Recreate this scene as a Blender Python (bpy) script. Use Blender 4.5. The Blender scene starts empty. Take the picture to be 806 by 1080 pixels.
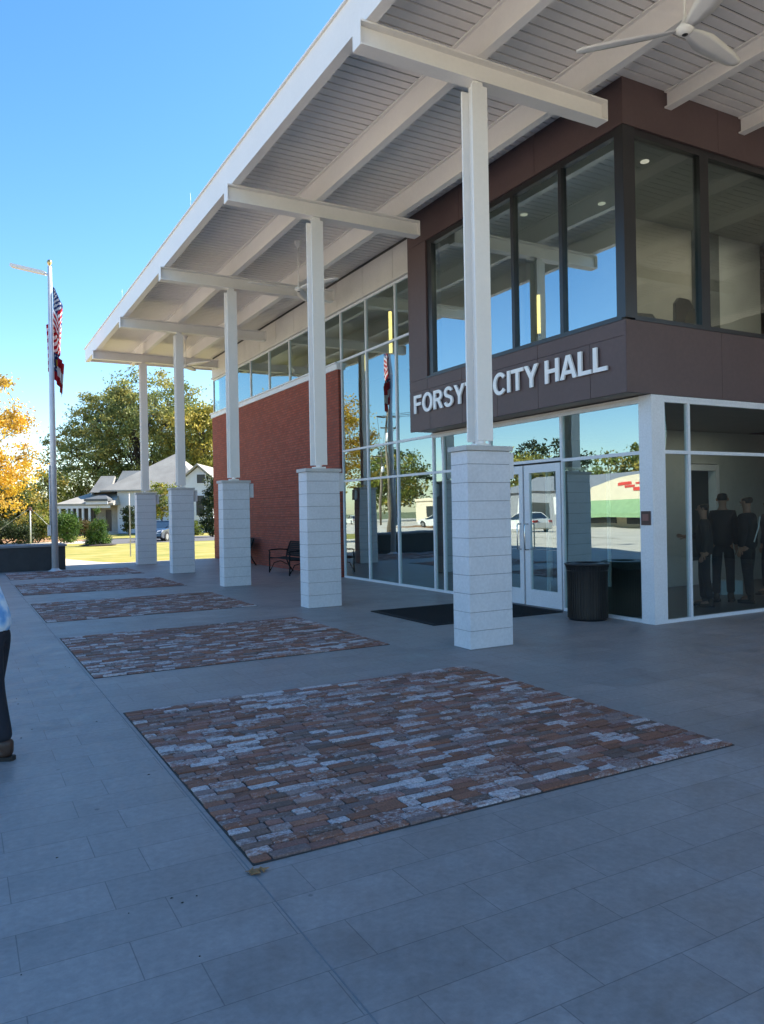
import bpy, bmesh, math, random
import numpy as np
from mathutils import Vector, Matrix
random.seed(7)
C = bpy.context.scene.collection
R = math.radians
YAW, PITCH, ROLL = .5052, -.0016, -.0182

# ------------------------------------------------------------------ materials
def newmat(name):
    m = bpy.data.materials.new(name); m.use_nodes = True
    nt = m.node_tree; nt.nodes.clear()
    out = nt.nodes.new('ShaderNodeOutputMaterial')
    return m, nt, out
def N(nt, t, **kw):
    n = nt.nodes.new(t)
    for k, v in kw.items():
        if k in n.inputs: n.inputs[k].default_value = v
        else: setattr(n, k, v)
    return n
def L(nt, a, b): nt.links.new(a, b)
def rgba(c): return (c[0], c[1], c[2], 1)
def pbr(name, col, rough=.6, metal=0, var=.12, vscale=3.0, bump=0.0, bscale=30, spec=.5, var2=.06, coat=0):
    """painted / plain surface with broad and fine tone variation"""
    m, nt, out = newmat(name)
    b = N(nt, 'ShaderNodeBsdfPrincipled', Roughness=rough, Metallic=metal)
    b.inputs['Specular IOR Level'].default_value = spec
    b.inputs['Coat Weight'].default_value = coat
    tc = N(nt, 'ShaderNodeTexCoord')
    n1 = N(nt, 'ShaderNodeTexNoise', Scale=vscale, Detail=5.0, Roughness=.6)
    L(nt, tc.outputs['Object'], n1.inputs['Vector'])
    n2 = N(nt, 'ShaderNodeTexNoise', Scale=vscale * 14, Detail=3.0)
    L(nt, tc.outputs['Object'], n2.inputs['Vector'])
    h = N(nt, 'ShaderNodeMapRange'); h.inputs[1].default_value = .3; h.inputs[2].default_value = .7
    h.inputs[3].default_value = 1 - var; h.inputs[4].default_value = 1 + var
    L(nt, n1.outputs[0], h.inputs[0])
    h2 = N(nt, 'ShaderNodeMapRange'); h2.inputs[1].default_value = .3; h2.inputs[2].default_value = .7
    h2.inputs[3].default_value = 1 - var2; h2.inputs[4].default_value = 1 + var2
    L(nt, n2.outputs[0], h2.inputs[0])
    mu = N(nt, 'ShaderNodeMath', operation='MULTIPLY'); L(nt, h.outputs[0], mu.inputs[0]); L(nt, h2.outputs[0], mu.inputs[1])
    vm = N(nt, 'ShaderNodeVectorMath', operation='SCALE'); vm.inputs[0].default_value = col[:3]
    L(nt, mu.outputs[0], vm.inputs['Scale']); L(nt, vm.outputs[0], b.inputs['Base Color'])
    if bump:
        n3 = N(nt, 'ShaderNodeTexNoise', Scale=bscale, Detail=4.0); L(nt, tc.outputs['Object'], n3.inputs['Vector'])
        bp = N(nt, 'ShaderNodeBump', Strength=bump, Distance=.02); L(nt, n3.outputs[0], bp.inputs['Height'])
        L(nt, bp.outputs[0], b.inputs['Normal'])
    L(nt, b.outputs[0], out.inputs[0])
    return m
def glow(name, col, s):
    m, nt, out = newmat(name)
    e = N(nt, 'ShaderNodeEmission', Strength=s); e.inputs[0].default_value = rgba(col)
    L(nt, e.outputs[0], out.inputs[0]); return m
def glassmat(name, tint, refl, base=.2, wav=.02, wscale=.9):
    m, nt, out = newmat(name)
    t = N(nt, 'ShaderNodeBsdfTransparent'); t.inputs[0].default_value = rgba(tint)
    g = N(nt, 'ShaderNodeBsdfGlossy', Roughness=0.0); g.inputs[0].default_value = rgba(refl)
    fr = N(nt, 'ShaderNodeFresnel', IOR=1.5)
    mr = N(nt, 'ShaderNodeMapRange'); mr.inputs[3].default_value = base; mr.inputs[4].default_value = 1.0
    L(nt, fr.outputs[0], mr.inputs[0])
    tc = N(nt, 'ShaderNodeTexCoord')
    n = N(nt, 'ShaderNodeTexNoise', Scale=wscale, Detail=1.0); L(nt, tc.outputs['Object'], n.inputs['Vector'])
    bp = N(nt, 'ShaderNodeBump', Strength=1.0, Distance=wav); L(nt, n.outputs[0], bp.inputs['Height'])
    L(nt, bp.outputs[0], g.inputs['Normal'])
    mx = N(nt, 'ShaderNodeMixShader'); ge = N(nt, 'ShaderNodeNewGeometry'); nb = N(nt, 'ShaderNodeMath', operation='SUBTRACT'); nb.inputs[0].default_value = 1; L(nt, ge.outputs['Backfacing'], nb.inputs[1])
    mb = N(nt, 'ShaderNodeMath', operation='MULTIPLY'); L(nt, mr.outputs[0], mb.inputs[0]); L(nt, nb.outputs[0], mb.inputs[1])
    L(nt, mb.outputs[0], mx.inputs[0]); L(nt, t.outputs[0], mx.inputs[1]); L(nt, g.outputs[0], mx.inputs[2])
    L(nt, mx.outputs[0], out.inputs[0]); return m
def brickmat(name, c1, c2, mort, bw, rh, ms=.006, offset=.5, bump=.5, rough=.8, swap='YZ', origin=(0, 0), cloud=.12, big=.25, bscale=18, dist=.006, spec=.4, fine=.08, mottle=.35, gum=False):
    """running-bond units laid out in world metres on the plane `swap`"""
    m, nt, out = newmat(name)
    b = N(nt, 'ShaderNodeBsdfPrincipled', Roughness=rough); b.inputs['Specular IOR Level'].default_value = spec
    ge = N(nt, 'ShaderNodeNewGeometry'); se = N(nt, 'ShaderNodeSeparateXYZ'); L(nt, ge.outputs['Position'], se.inputs[0])
    co = N(nt, 'ShaderNodeCombineXYZ')
    for i, a in enumerate(swap):
        s = N(nt, 'ShaderNodeMath', operation='SUBTRACT'); s.inputs[1].default_value = origin[i]
        L(nt, se.outputs['XYZ'.index(a)], s.inputs[0]); L(nt, s.outputs[0], co.inputs[i])
    br = N(nt, 'ShaderNodeTexBrick', offset=offset, offset_frequency=2, squash=1.0)
    br.inputs['Color1'].default_value = rgba(c1); br.inputs['Color2'].default_value = rgba(c2); br.inputs['Mortar'].default_value = rgba(mort)
    br.inputs['Scale'].default_value = 1; br.inputs['Mortar Size'].default_value = ms; br.inputs['Mortar Smooth'].default_value = .15
    br.inputs['Brick Width'].default_value = bw; br.inputs['Row Height'].default_value = rh
    L(nt, co.outputs[0], br.inputs['Vector'])
    n1 = N(nt, 'ShaderNodeTexNoise', Scale=.55, Detail=6.0, Roughness=.62); L(nt, ge.outputs['Position'], n1.inputs['Vector'])
    n2 = N(nt, 'ShaderNodeTexNoise', Scale=bscale, Detail=6.0, Roughness=.7); L(nt, ge.outputs['Position'], n2.inputs['Vector'])
    n4 = N(nt, 'ShaderNodeTexNoise', Scale=3.3, Detail=7.0, Roughness=.72); L(nt, ge.outputs['Position'], n4.inputs['Vector'])
    def rng(src, v):
        h = N(nt, 'ShaderNodeMapRange'); h.inputs[1].default_value = .3; h.inputs[2].default_value = .7
        h.inputs[3].default_value = 1 - v; h.inputs[4].default_value = 1 + v; L(nt, src, h.inputs[0]); return h.outputs[0]
    a = N(nt, 'ShaderNodeMath', operation='MULTIPLY'); L(nt, rng(n1.outputs[0], big), a.inputs[0]); L(nt, rng(n2.outputs[0], fine), a.inputs[1])
    a2 = N(nt, 'ShaderNodeMath', operation='MULTIPLY'); L(nt, a.outputs[0], a2.inputs[0]); L(nt, rng(n4.outputs[0], cloud), a2.inputs[1])
    if gum:
        vo = N(nt, 'ShaderNodeTexVoronoi', Scale=2.1); L(nt, ge.outputs['Position'], vo.inputs['Vector'])
        gm = N(nt, 'ShaderNodeMapRange'); gm.inputs[1].default_value = .022; gm.inputs[2].default_value = .034; gm.inputs[3].default_value = .62; gm.inputs[4].default_value = 1.0
        L(nt, vo.outputs['Distance'], gm.inputs[0])
        n5 = N(nt, 'ShaderNodeTexNoise', Scale=1.3, Detail=3.0, Roughness=.5, Distortion=1.2); L(nt, ge.outputs['Position'], n5.inputs['Vector'])
        sm = N(nt, 'ShaderNodeMapRange'); sm.inputs[1].default_value = .56; sm.inputs[2].default_value = .70; sm.inputs[3].default_value = 1.0; sm.inputs[4].default_value = .88
        L(nt, n5.outputs[0], sm.inputs[0])
        a3 = N(nt, 'ShaderNodeMath', operation='MULTIPLY'); L(nt, a2.outputs[0], a3.inputs[0]); L(nt, gm.outputs[0], a3.inputs[1])
        a2 = N(nt, 'ShaderNodeMath', operation='MULTIPLY'); L(nt, a3.outputs[0], a2.inputs[0]); L(nt, sm.outputs[0], a2.inputs[1])
    vm = N(nt, 'ShaderNodeVectorMath', operation='SCALE'); L(nt, br.outputs[0], vm.inputs[0]); L(nt, a2.outputs[0], vm.inputs['Scale'])
    L(nt, vm.outputs[0], b.inputs['Base Color'])
    rr = N(nt, 'ShaderNodeMapRange'); rr.inputs[1].default_value = .3; rr.inputs[2].default_value = .7
    rr.inputs[3].default_value = max(.05, rough - mottle * .4); rr.inputs[4].default_value = min(1, rough + mottle * .4)
    L(nt, n4.outputs[0], rr.inputs[0]); L(nt, rr.outputs[0], b.inputs['Roughness'])
    inv = N(nt, 'ShaderNodeMath', operation='MULTIPLY_ADD'); inv.inputs[1].default_value = -1; inv.inputs[2].default_value = 1
    L(nt, br.outputs['Fac'], inv.inputs[0])
    ad = N(nt, 'ShaderNodeMath', operation='MULTIPLY_ADD'); ad.inputs[1].default_value = .25; L(nt, n2.outputs[0], ad.inputs[0]); L(nt, inv.outputs[0], ad.inputs[2])
    bp = N(nt, 'ShaderNodeBump', Strength=bump, Distance=dist); L(nt, ad.outputs[0], bp.inputs['Height']); L(nt, bp.outputs[0], b.inputs['Normal'])
    L(nt, b.outputs[0], out.inputs[0]); return m
def attrmat(name, rough=.8, noise=.2, scale=20, trans=0, bump=0, attr='col', spec=.3):
    """base colour comes from the per-face colour attribute that the mesh carries"""
    m, nt, out = newmat(name)
    at = N(nt, 'ShaderNodeAttribute', attribute_name=attr)
    ge = N(nt, 'ShaderNodeNewGeometry')
    n = N(nt, 'ShaderNodeTexNoise', Scale=scale, Detail=4.0); L(nt, ge.outputs['Position'], n.inputs['Vector'])
    h = N(nt, 'ShaderNodeMapRange'); h.inputs[1].default_value = .3; h.inputs[2].default_value = .7
    h.inputs[3].default_value = 1 - noise; h.inputs[4].default_value = 1 + noise; L(nt, n.outputs[0], h.inputs[0])
    vm = N(nt, 'ShaderNodeVectorMath', operation='SCALE'); L(nt, at.outputs['Color'], vm.inputs[0]); L(nt, h.outputs[0], vm.inputs['Scale'])
    b = N(nt, 'ShaderNodeBsdfPrincipled', Roughness=rough); b.inputs['Specular IOR Level'].default_value = spec
    L(nt, vm.outputs[0], b.inputs['Base Color'])
    last = b
    if bump:
        bp = N(nt, 'ShaderNodeBump', Strength=bump, Distance=.01); L(nt, n.outputs[0], bp.inputs['Height']); L(nt, bp.outputs[0], b.inputs['Normal'])
    if trans:
        t = N(nt, 'ShaderNodeBsdfTranslucent'); L(nt, vm.outputs[0], t.inputs[0])
        mx = N(nt, 'ShaderNodeMixShader'); mx.inputs[0].default_value = trans
        L(nt, b.outputs[0], mx.inputs[1]); L(nt, t.outputs[0], mx.inputs[2]); last = mx
    L(nt, last.outputs[0], out.inputs[0]); return m
def reclaimed(name):
    """old brick: body colour per brick, pale paint / lime residue in worn patches"""
    m, nt, out = newmat(name)
    at = N(nt, 'ShaderNodeAttribute', attribute_name='col')
    ge = N(nt, 'ShaderNodeNewGeometry')
    n = N(nt, 'ShaderNodeTexNoise', Scale=30, Detail=6.0, Roughness=.76)
    v1 = N(nt, 'ShaderNodeVectorMath', operation='MULTIPLY_ADD'); L(nt, at.outputs['Color'], v1.inputs[0]); v1.inputs[1].default_value = (93, 71, 57)
    v0 = N(nt, 'ShaderNodeVectorMath', operation='MULTIPLY'); L(nt, ge.outputs['Position'], v0.inputs[0]); v0.inputs[1].default_value = (.85, 1.25, 1)
    L(nt, v0.outputs[0], v1.inputs[2]); L(nt, v1.outputs[0], n.inputs['Vector'])
    n2 = N(nt, 'ShaderNodeTexNoise', Scale=90, Detail=3.0); L(nt, ge.outputs['Position'], n2.inputs['Vector'])
    # alpha of the attribute = how much residue this brick keeps
    su = N(nt, 'ShaderNodeMath', operation='ADD'); L(nt, n.outputs[0], su.inputs[0]); L(nt, at.outputs['Alpha'], su.inputs[1])
    st = N(nt, 'ShaderNodeMapRange'); st.inputs[1].default_value = .98; st.inputs[2].default_value = 1.2; L(nt, su.outputs[0], st.inputs[0])
    mx = N(nt, 'ShaderNodeMix', data_type='RGBA'); L(nt, st.outputs[0], mx.inputs[0]); L(nt, at.outputs['Color'], mx.inputs[6]); mx.inputs[7].default_value = (.60, .52, .50, 1)
    h = N(nt, 'ShaderNodeMapRange'); h.inputs[1].default_value = .3; h.inputs[2].default_value = .7
    h.inputs[3].default_value = .7; h.inputs[4].default_value = 1.3; L(nt, n2.outputs[0], h.inputs[0])
    vm = N(nt, 'ShaderNodeVectorMath', operation='SCALE'); L(nt, mx.outputs[2], vm.inputs[0]); L(nt, h.outputs[0], vm.inputs['Scale'])
    b = N(nt, 'ShaderNodeBsdfPrincipled', Roughness=.75); L(nt, vm.outputs[0], b.inputs['Base Color'])
    bp = N(nt, 'ShaderNodeBump', Strength=.6, Distance=.01); L(nt, n.outputs[0], bp.inputs['Height']); L(nt, bp.outputs[0], b.inputs['Normal'])
    L(nt, b.outputs[0], out.inputs[0]); return m

M = {}
M['tile'] = brickmat('porcelain_pavers', (.285, .248, .230), (.325, .282, .262), (.18, .157, .147), .5665, .2735, .0022, .347, .35, .5, 'XY', (.168, 2.17), cloud=.20, big=.12, bscale=26, dist=.002, spec=.4, fine=.14, mottle=.45, gum=True)
M['redbrick'] = brickmat('red_wall_brick', (.34, .085, .056), (.25, .062, .042), (.17, .065, .05), .19, .0705, .009, .5, .9, .85, 'YZ', big=.1, dist=.012)
M['redbrick_x'] = brickmat('red_wall_brick_end', (.34, .085, .056), (.25, .062, .042), (.17, .065, .05), .19, .0705, .009, .5, .9, .85, 'XZ', big=.1, dist=.012)
M['white_steel'] = pbr('white_painted_steel', (.82, .78, .735), .42, var2=.015, var=.02, vscale=1.5)
M['soffit'] = pbr('soffit_board', (.80, .755, .72), .55, var2=.02, var=.03, vscale=.8)
M['joint'] = pbr('soffit_joint_dark', (.07, .065, .06), .9)
M['panel_white'] = pbr('white_fascia_panel', (.66, .63, .59), .5, var=.05)
M['siding'] = pbr('fibre_cement_siding', (.64, .64, .66), .62, var=.05, vscale=2.0, bump=.06, bscale=60)
M['slot'] = pbr('siding_reveal', (.20, .20, .21), .8)
M['cap'] = pbr('limestone_cap', (.52, .50, .475), .75, var=.1, bump=.15)
M['alu'] = pbr('white_aluminium', (.70, .71, .74), .35, var=.03)
M['bronze'] = pbr('dark_bronze_frame', (.022, .020, .021), .3, var=.1, metal=0, spec=.6)
M['box'] = pbr('brown_metal_panel', (.100, .062, .062), .5, var=.05, vscale=1.2, spec=.5)
M['glass'] = glassmat('lobby_glass', (.74, .84, .82), (.80, .98, 1.0), .34, .0028)
M['glass_side'] = glassmat('lobby_glass_side', (.82, .86, .84), (.85, .95, .95), .06, .003)
M['glass_up'] = glassmat('upper_window_glass', (.78, .87, .82), (.80, .95, 1.0), .42, .004, .6)
M['chrome'] = pbr('brushed_steel', (.6, .6, .6), .25, metal=1)
M['galv'] = pbr('galvanised_pole', (.62, .62, .64), .42, metal=.25, var=.08, vscale=5)
M['black'] = pbr('black_powder_coat', (.012, .012, .013), .38, var=.2)
M['iron'] = pbr('matt_black_iron', (.016, .016, .018), .85, spec=.2)
M['rubber'] = pbr('black_mat', (.014, .014, .015), .95, bump=.5, bscale=120)
M['granite'] = pbr('dark_planter_stone', (.028, .030, .034), .6, var=.25, vscale=4, bump=.1)
M['stonecap'] = pbr('planter_coping', (.20, .20, .21), .7, var=.1)
M['letter'] = pbr('white_sign_letter', (.90, .90, .90), .4, var2=.01, var=.01)
M['plaque'] = pbr('maroon_plaque', (.055, .02, .018), .45)
M['plaque2'] = pbr('faded_plaque_face', (.22, .09, .075), .5)
M['conc'] = pbr('pale_concrete', (.56, .49, .40), .9, var=.12, vscale=.6, bump=.2, bscale=20)
M['asphalt'] = pbr('asphalt', (.10, .098, .10), .9, var=.15, vscale=.4, bump=.3, bscale=60)
M['straw'] = pbr('pine_straw', (.32, .17, .075), .95, var=.35, vscale=1.6, bump=.5, bscale=25)
M['earth'] = pbr('far_ground', (.14, .15, .06), .95, var=.3, vscale=.1)
M['bark'] = pbr('bark', (.055, .042, .033), .9, var=.3, vscale=3, bump=.6, bscale=14)
M['wood_pole'] = pbr('weathered_pole_wood', (.23, .18, .13), .9, var=.2, vscale=2)
M['shingle'] = pbr('weathered_shingles', (.32, .30, .26), .9, var=.14, vscale=.9, bump=.3, bscale=9)
M['shingle_d'] = pbr('dark_porch_metal', (.09, .10, .105), .6)
M['house_white'] = pbr('white_clapboard', (.60, .62, .66), .65, var=.04)
M['house_beige'] = pbr('porch_wall', (.42, .38, .33), .8)
M['house_dark'] = pbr('dark_house_opening', (.02, .02, .022), .3)
M['int_wall'] = pbr('lobby_wall', (.31, .29, .255), .8, var=.06)
M['int_pale'] = pbr('pale_wall', (.46, .47, .45), .8, var=.05)
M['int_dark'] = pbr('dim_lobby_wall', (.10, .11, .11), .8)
M['int_ceil'] = pbr('office_ceiling', (.34, .35, .30), .85, var=.04)
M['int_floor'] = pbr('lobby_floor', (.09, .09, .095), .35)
M['tube'] = glow('lamp_tube_glow', (1, .68, .22), 1.3)
M['down'] = glow('downlight_glow', (1, .9, .75), .25)
M['cream'] = pbr('cream_stucco', (.66, .55, .40), .85, var=.05)
M['greenawn'] = pbr('green_awning', (.22, .34, .17), .7)
M['greymetal'] = pbr('grey_shop_siding', (.24, .24, .25), .6)
M['redsign'] = pbr('red_sign', (.60, .05, .035), .5)
M['shopglass'] = pbr('dark_shop_glass', (.03, .035, .04), .08)
M['skin'] = pbr('skin', (.33, .17, .11), .55, var=.06)
M['hair'] = pbr('dark_hair', (.02, .014, .01), .6)
M['denim'] = pbr('black_trousers', (.012, .014, .022), .85, var=.2, vscale=9)
M['darkcloth'] = pbr('dark_clothing', (.016, .015, .015), .85, var=.2, vscale=6)
M['darkcloth2'] = pbr('charcoal_clothing', (.026, .024, .024), .85, var=.2, vscale=6)
M['boot'] = pbr('brown_leather_boot', (.045, .022, .013), .5, var=.25, vscale=12)
M['sole'] = pbr('boot_sole', (.02, .018, .016), .8)
M['carblue'] = pbr('dark_blue_car_paint', (.02, .035, .065), .25, coat=1, var=.02)
M['carwhite'] = pbr('white_car_paint', (.70, .68, .62), .25, coat=1, var=.02)
M['carglass'] = pbr('car_glass', (.02, .03, .04), .06, spec=.8)
M['tyre'] = pbr('tyre', (.02, .02, .02), .85)
M['rim'] = pbr('alloy_rim', (.45, .45, .46), .3, metal=.9)
M['lamp'] = pbr('headlight_lens', (.75, .77, .8), .1)
M['taillamp'] = pbr('tail_lens', (.35, .02, .02), .2)
M['leafbrown'] = pbr('dry_leaf', (.30, .15, .055), .8, var=.3, vscale=30)
M['papier'] = pbr('pale_box_card', (.33, .44, .50), .8)
M['whiteline'] = pbr('white_strap', (.75, .75, .74), .6)
M['mulch'] = pbr('dark_mulch', (.035, .024, .018), .95, bump=.5)
M['foliage'] = attrmat('leaf_clumps', .6, .22, 3, trans=.35)
M['flagcloth'] = attrmat('flag_cloth', .8, .06, 8, trans=.3)
M['oldbrick'] = reclaimed('reclaimed_brick')
M['mortar'] = pbr('dark_sand_joint', (.05, .042, .037), .95)
# patterned light blue shirt
def shirtmat():
    m, nt, out = newmat('blue_patterned_shirt')
    tc = N(nt, 'ShaderNodeTexCoord')
    v = N(nt, 'ShaderNodeTexVoronoi', Scale=13); L(nt, tc.outputs['Object'], v.inputs['Vector'])
    n = N(nt, 'ShaderNodeTexNoise', Scale=9, Detail=2.0); L(nt, tc.outputs['Object'], n.inputs['Vector'])
    cr = N(nt, 'ShaderNodeValToRGB'); e = cr.color_ramp.elements
    e[0].position = .38; e[0].color = (.14, .33, .62, 1); e[1].position = .62; e[1].color = (.62, .72, .82, 1)
    x = e.new(.5); x.color = (.30, .50, .75, 1)
    mxn = N(nt, 'ShaderNodeMath', operation='MULTIPLY_ADD'); mxn.inputs[1].default_value = .35; L(nt, v.outputs['Distance'], mxn.inputs[0]); 
    sb = N(nt, 'ShaderNodeMath', operation='SUBTRACT'); L(nt, n.outputs[0], sb.inputs[0]); sb.inputs[1].default_value = .1
    L(nt, sb.outputs[0], mxn.inputs[2]); L(nt, mxn.outputs[0], cr.inputs[0])
    b = N(nt, 'ShaderNodeBsdfPrincipled', Roughness=.85); L(nt, cr.outputs[0], b.inputs['Base Color'])
    L(nt, b.outputs[0], out.inputs[0]); return m
M['shirt'] = shirtmat()
def lawnmat():
    m, nt, out = newmat('autumn_lawn')
    ge = N(nt, 'ShaderNodeNewGeometry')
    n = N(nt, 'ShaderNodeTexNoise', Scale=.6, Detail=8.0, Roughness=.65); L(nt, ge.outputs['Position'], n.inputs['Vector'])
    cr = N(nt, 'ShaderNodeValToRGB'); e = cr.color_ramp.elements
    e[0].position = .35; e[0].color = (.17, .18, .02, 1); e[1].position = .66; e[1].color = (.38, .29, .09, 1)
    x = e.new(.5); x.color = (.27, .24, .035, 1)
    L(nt, n.outputs[0], cr.inputs[0])
    b = N(nt, 'ShaderNodeBsdfPrincipled', Roughness=.9); L(nt, cr.outputs[0], b.inputs['Base Color'])
    L(nt, b.outputs[0], out.inputs[0]); return m
M['lawn'] = lawnmat()

# ------------------------------------------------------------------ mesh builder
class MB:
    def __init__(s): s.v = []; s.f = []; s.m = []; s.smooth = []
    def face(s, pts, mi=0, sm=False):
        n = len(s.v); s.v += [tuple(p) for p in pts]; s.f.append(tuple(range(n, n + len(pts)))); s.m.append(mi); s.smooth.append(sm)
    def poly(s, verts, faces, mi=0, sm=False):
        n = len(s.v); s.v += [tuple(p) for p in verts]
        for f in faces: s.f.append(tuple(n + i for i in f)); s.m.append(mi); s.smooth.append(sm)
    def box(s, x0, x1, y0, y1, z0, z1, mi=0):
        v = [(x0, y0, z0), (x1, y0, z0), (x1, y1, z0), (x0, y1, z0), (x0, y0, z1), (x1, y0, z1), (x1, y1, z1), (x0, y1, z1)]
        s.poly(v, [(0, 3, 2, 1), (4, 5, 6, 7), (0, 1, 5, 4), (1, 2, 6, 5), (2, 3, 7, 6), (3, 0, 4, 7)], mi)
    def bbox(s, x0, x1, y0, y1, z0, z1, b=.01, mi=0):
        """box with chamfered vertical edges and top rim"""
        def ring(ins, z): 
            return [(x0 + ins, y0 + b, z), (x0 + b, y0 + ins, z), (x1 - b, y0 + ins, z), (x1 - ins, y0 + b, z), (x1 - ins, y1 - b, z), (x1 - b, y1 - ins, z), (x0 + b, y1 - ins, z), (x0 + ins, y1 - b, z)]
        v = ring(0, z0) + ring(0, z1 - b) + ring(b * .7, z1)
        fs = [tuple(range(7, -1, -1)), tuple(range(16, 24))]
        for k in (0, 8):
            for i in range(8): j = (i + 1) % 8; fs.append((k + i, k + j, k + 8 + j, k + 8 + i))
        s.poly(v, fs, mi)
    def prism(s, pts, axis, a, b, mi=0):
        """polygon pts (2-D) extruded along axis 0/1/2 from a to b"""
        def mk(p, t): q = list(p); q.insert(axis, t); return tuple(q)
        n = len(pts); v = [mk(p, a) for p in pts] + [mk(p, b) for p in pts]
        fs = [tuple(range(n))[::-1], tuple(range(n, 2 * n))] + [(i, (i + 1) % n, n + (i + 1) % n, n + i) for i in range(n)]
        s.poly(v, fs, mi)
    def tube(s, pts, rad, seg=10, mi=0, sm=True, cap=True):
        pts = [Vector(p) for p in pts]; n = len(pts)
        if not hasattr(rad, '__len__'): rad = [rad] * n
        vs = []; prev = None
        for i, p in enumerate(pts):
            d = (pts[min(i + 1, n - 1)] - pts[max(i - 1, 0)]).normalized()
            if prev is None:
                ref = Vector((0, 0, 1)) if abs(d.z) < .9 else Vector((1, 0, 0)); a = d.cross(ref).normalized()
            else: a = (prev - d * prev.dot(d)).normalized()
            prev = a; b = d.cross(a)
            for k in range(seg):
                t = 2 * math.pi * k / seg; vs.append(p + (a * math.cos(t) + b * math.sin(t)) * rad[i])
        fs = []
        for i in range(n - 1):
            for k in range(seg): j = (k + 1) % seg; fs.append((i * seg + k, i * seg + j, (i + 1) * seg + j, (i + 1) * seg + k))
        s.poly(vs, fs, mi, sm)
        if cap:
            n0 = len(s.v) - len(vs)
            s.f.append(tuple(n0 + k for k in range(seg))[::-1]); s.m.append(mi); s.smooth.append(False)
            s.f.append(tuple(n0 + (n - 1) * seg + k for k in range(seg))); s.m.append(mi); s.smooth.append(False)
    def lathe(s, prof, c=(0, 0, 0), seg=28, mi=0, sm=True):
        vs = []; fs = []
        for r, z in prof:
            for k in range(seg): t = 2 * math.pi * k / seg; vs.append((c[0] + r * math.cos(t), c[1] + r * math.sin(t), c[2] + z))
        for i in range(len(prof) - 1):
            for k in range(seg): j = (k + 1) % seg; fs.append((i * seg + k, i * seg + j, (i + 1) * seg + j, (i + 1) * seg + k))
        s.poly(vs, fs, mi, sm)
    def build(s, name, mats, parent=None, world=True, fix=True):
        me = bpy.data.meshes.new(name)
        off = Vector((0, 0, 0))
        if parent is not None and world: off = abs_loc(parent)
        me.from_pydata([tuple(Vector(v) - off) for v in s.v], [], s.f)
        if not isinstance(mats, (list, tuple)): mats = [mats]
        for m in mats: me.materials.append(m)
        me.polygons.foreach_set('material_index', s.m); me.polygons.foreach_set('use_smooth', s.smooth)
        if fix:
            bm = bmesh.new(); bm.from_mesh(me); bmesh.ops.recalc_face_normals(bm, faces=bm.faces); bm.to_mesh(me); bm.free()
        me.update()
        o = bpy.data.objects.new(name, me); C.objects.link(o)
        if parent is not None: o.parent = parent
        return o
def abs_loc(o):
    v = Vector((0, 0, 0))
    while o is not None: v += o.location; o = o.parent
    return v
def thing(name, label, cat, loc=(0, 0, 0), rz=0, group=None):
    o = bpy.data.objects.new(name, None); o.empty_display_size = .2; C.objects.link(o)
    o.location = loc; o.rotation_euler = (0, 0, rz); o['label'] = label; o['category'] = cat
    if group: o['group'] = group
    return o
def tag(o, label, cat, group=None):
    o['label'] = label; o['category'] = cat
    if group: o['group'] = group
    return o
def rebase(o, loc):
    """move the origin of a single-mesh thing to its base"""
    loc = Vector(loc); o.data.transform(Matrix.Translation(-loc)); o.location = loc; return o
def struct(o, kind='structure'): o['kind'] = kind; return o
KIDS = {}
def copy_tree(o, parent=None):
    c = o.copy(); C.objects.link(c)
    if parent is not None: c.parent = parent
    for ch in list(o.children): copy_tree(ch, c)
    return c
def setcol(o, cols, name='col'):
    """cols: one rgba per face"""
    me = o.data; at = me.color_attributes.new(name, 'FLOAT_COLOR', 'CORNER')
    tot = np.empty(len(me.polygons), dtype=np.int32); me.polygons.foreach_get('loop_total', tot)
    at.data.foreach_set('color', np.repeat(np.asarray(cols, dtype=np.float32), tot, axis=0).ravel())

# ------------------------------------------------------------------ camera
cy, sy = math.cos(YAW), math.sin(YAW)
fw = Vector((sy * math.cos(PITCH), cy * math.cos(PITCH), math.sin(PITCH))); rt = Vector((cy, -sy, 0)); up = rt.cross(fw)
r2 = math.cos(ROLL) * rt + math.sin(ROLL) * up; u2 = -math.sin(ROLL) * rt + math.cos(ROLL) * up
cd = bpy.data.cameras.new('Camera'); cam = bpy.data.objects.new('Camera', cd); C.objects.link(cam)
cam.matrix_world = Matrix(((r2.x, u2.x, -fw.x, 0), (r2.y, u2.y, -fw.y, 0), (r2.z, u2.z, -fw.z, 1.6), (0, 0, 0, 1)))
cd.sensor_fit = 'VERTICAL'; cd.sensor_height = 36; cd.lens = 36 * 809.7352 / 1080; cd.clip_end = 2000; cd.clip_start = .05
bpy.context.scene.camera = cam
def at(px, D, z=0.0):
    """a spot on the land: bearing of a photo column, at a real distance"""
    p = Vector((sy, cy, 0)) * D + Vector((cy, -sy, 0)) * ((px - 403) / 809.7 * D); p.z = z; return p
def gz(y):
    """height of the land beyond the plaza"""
    return -.03 if y < 30 else -.03 - .12 * min(1, (y - 30) / 25)

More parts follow.
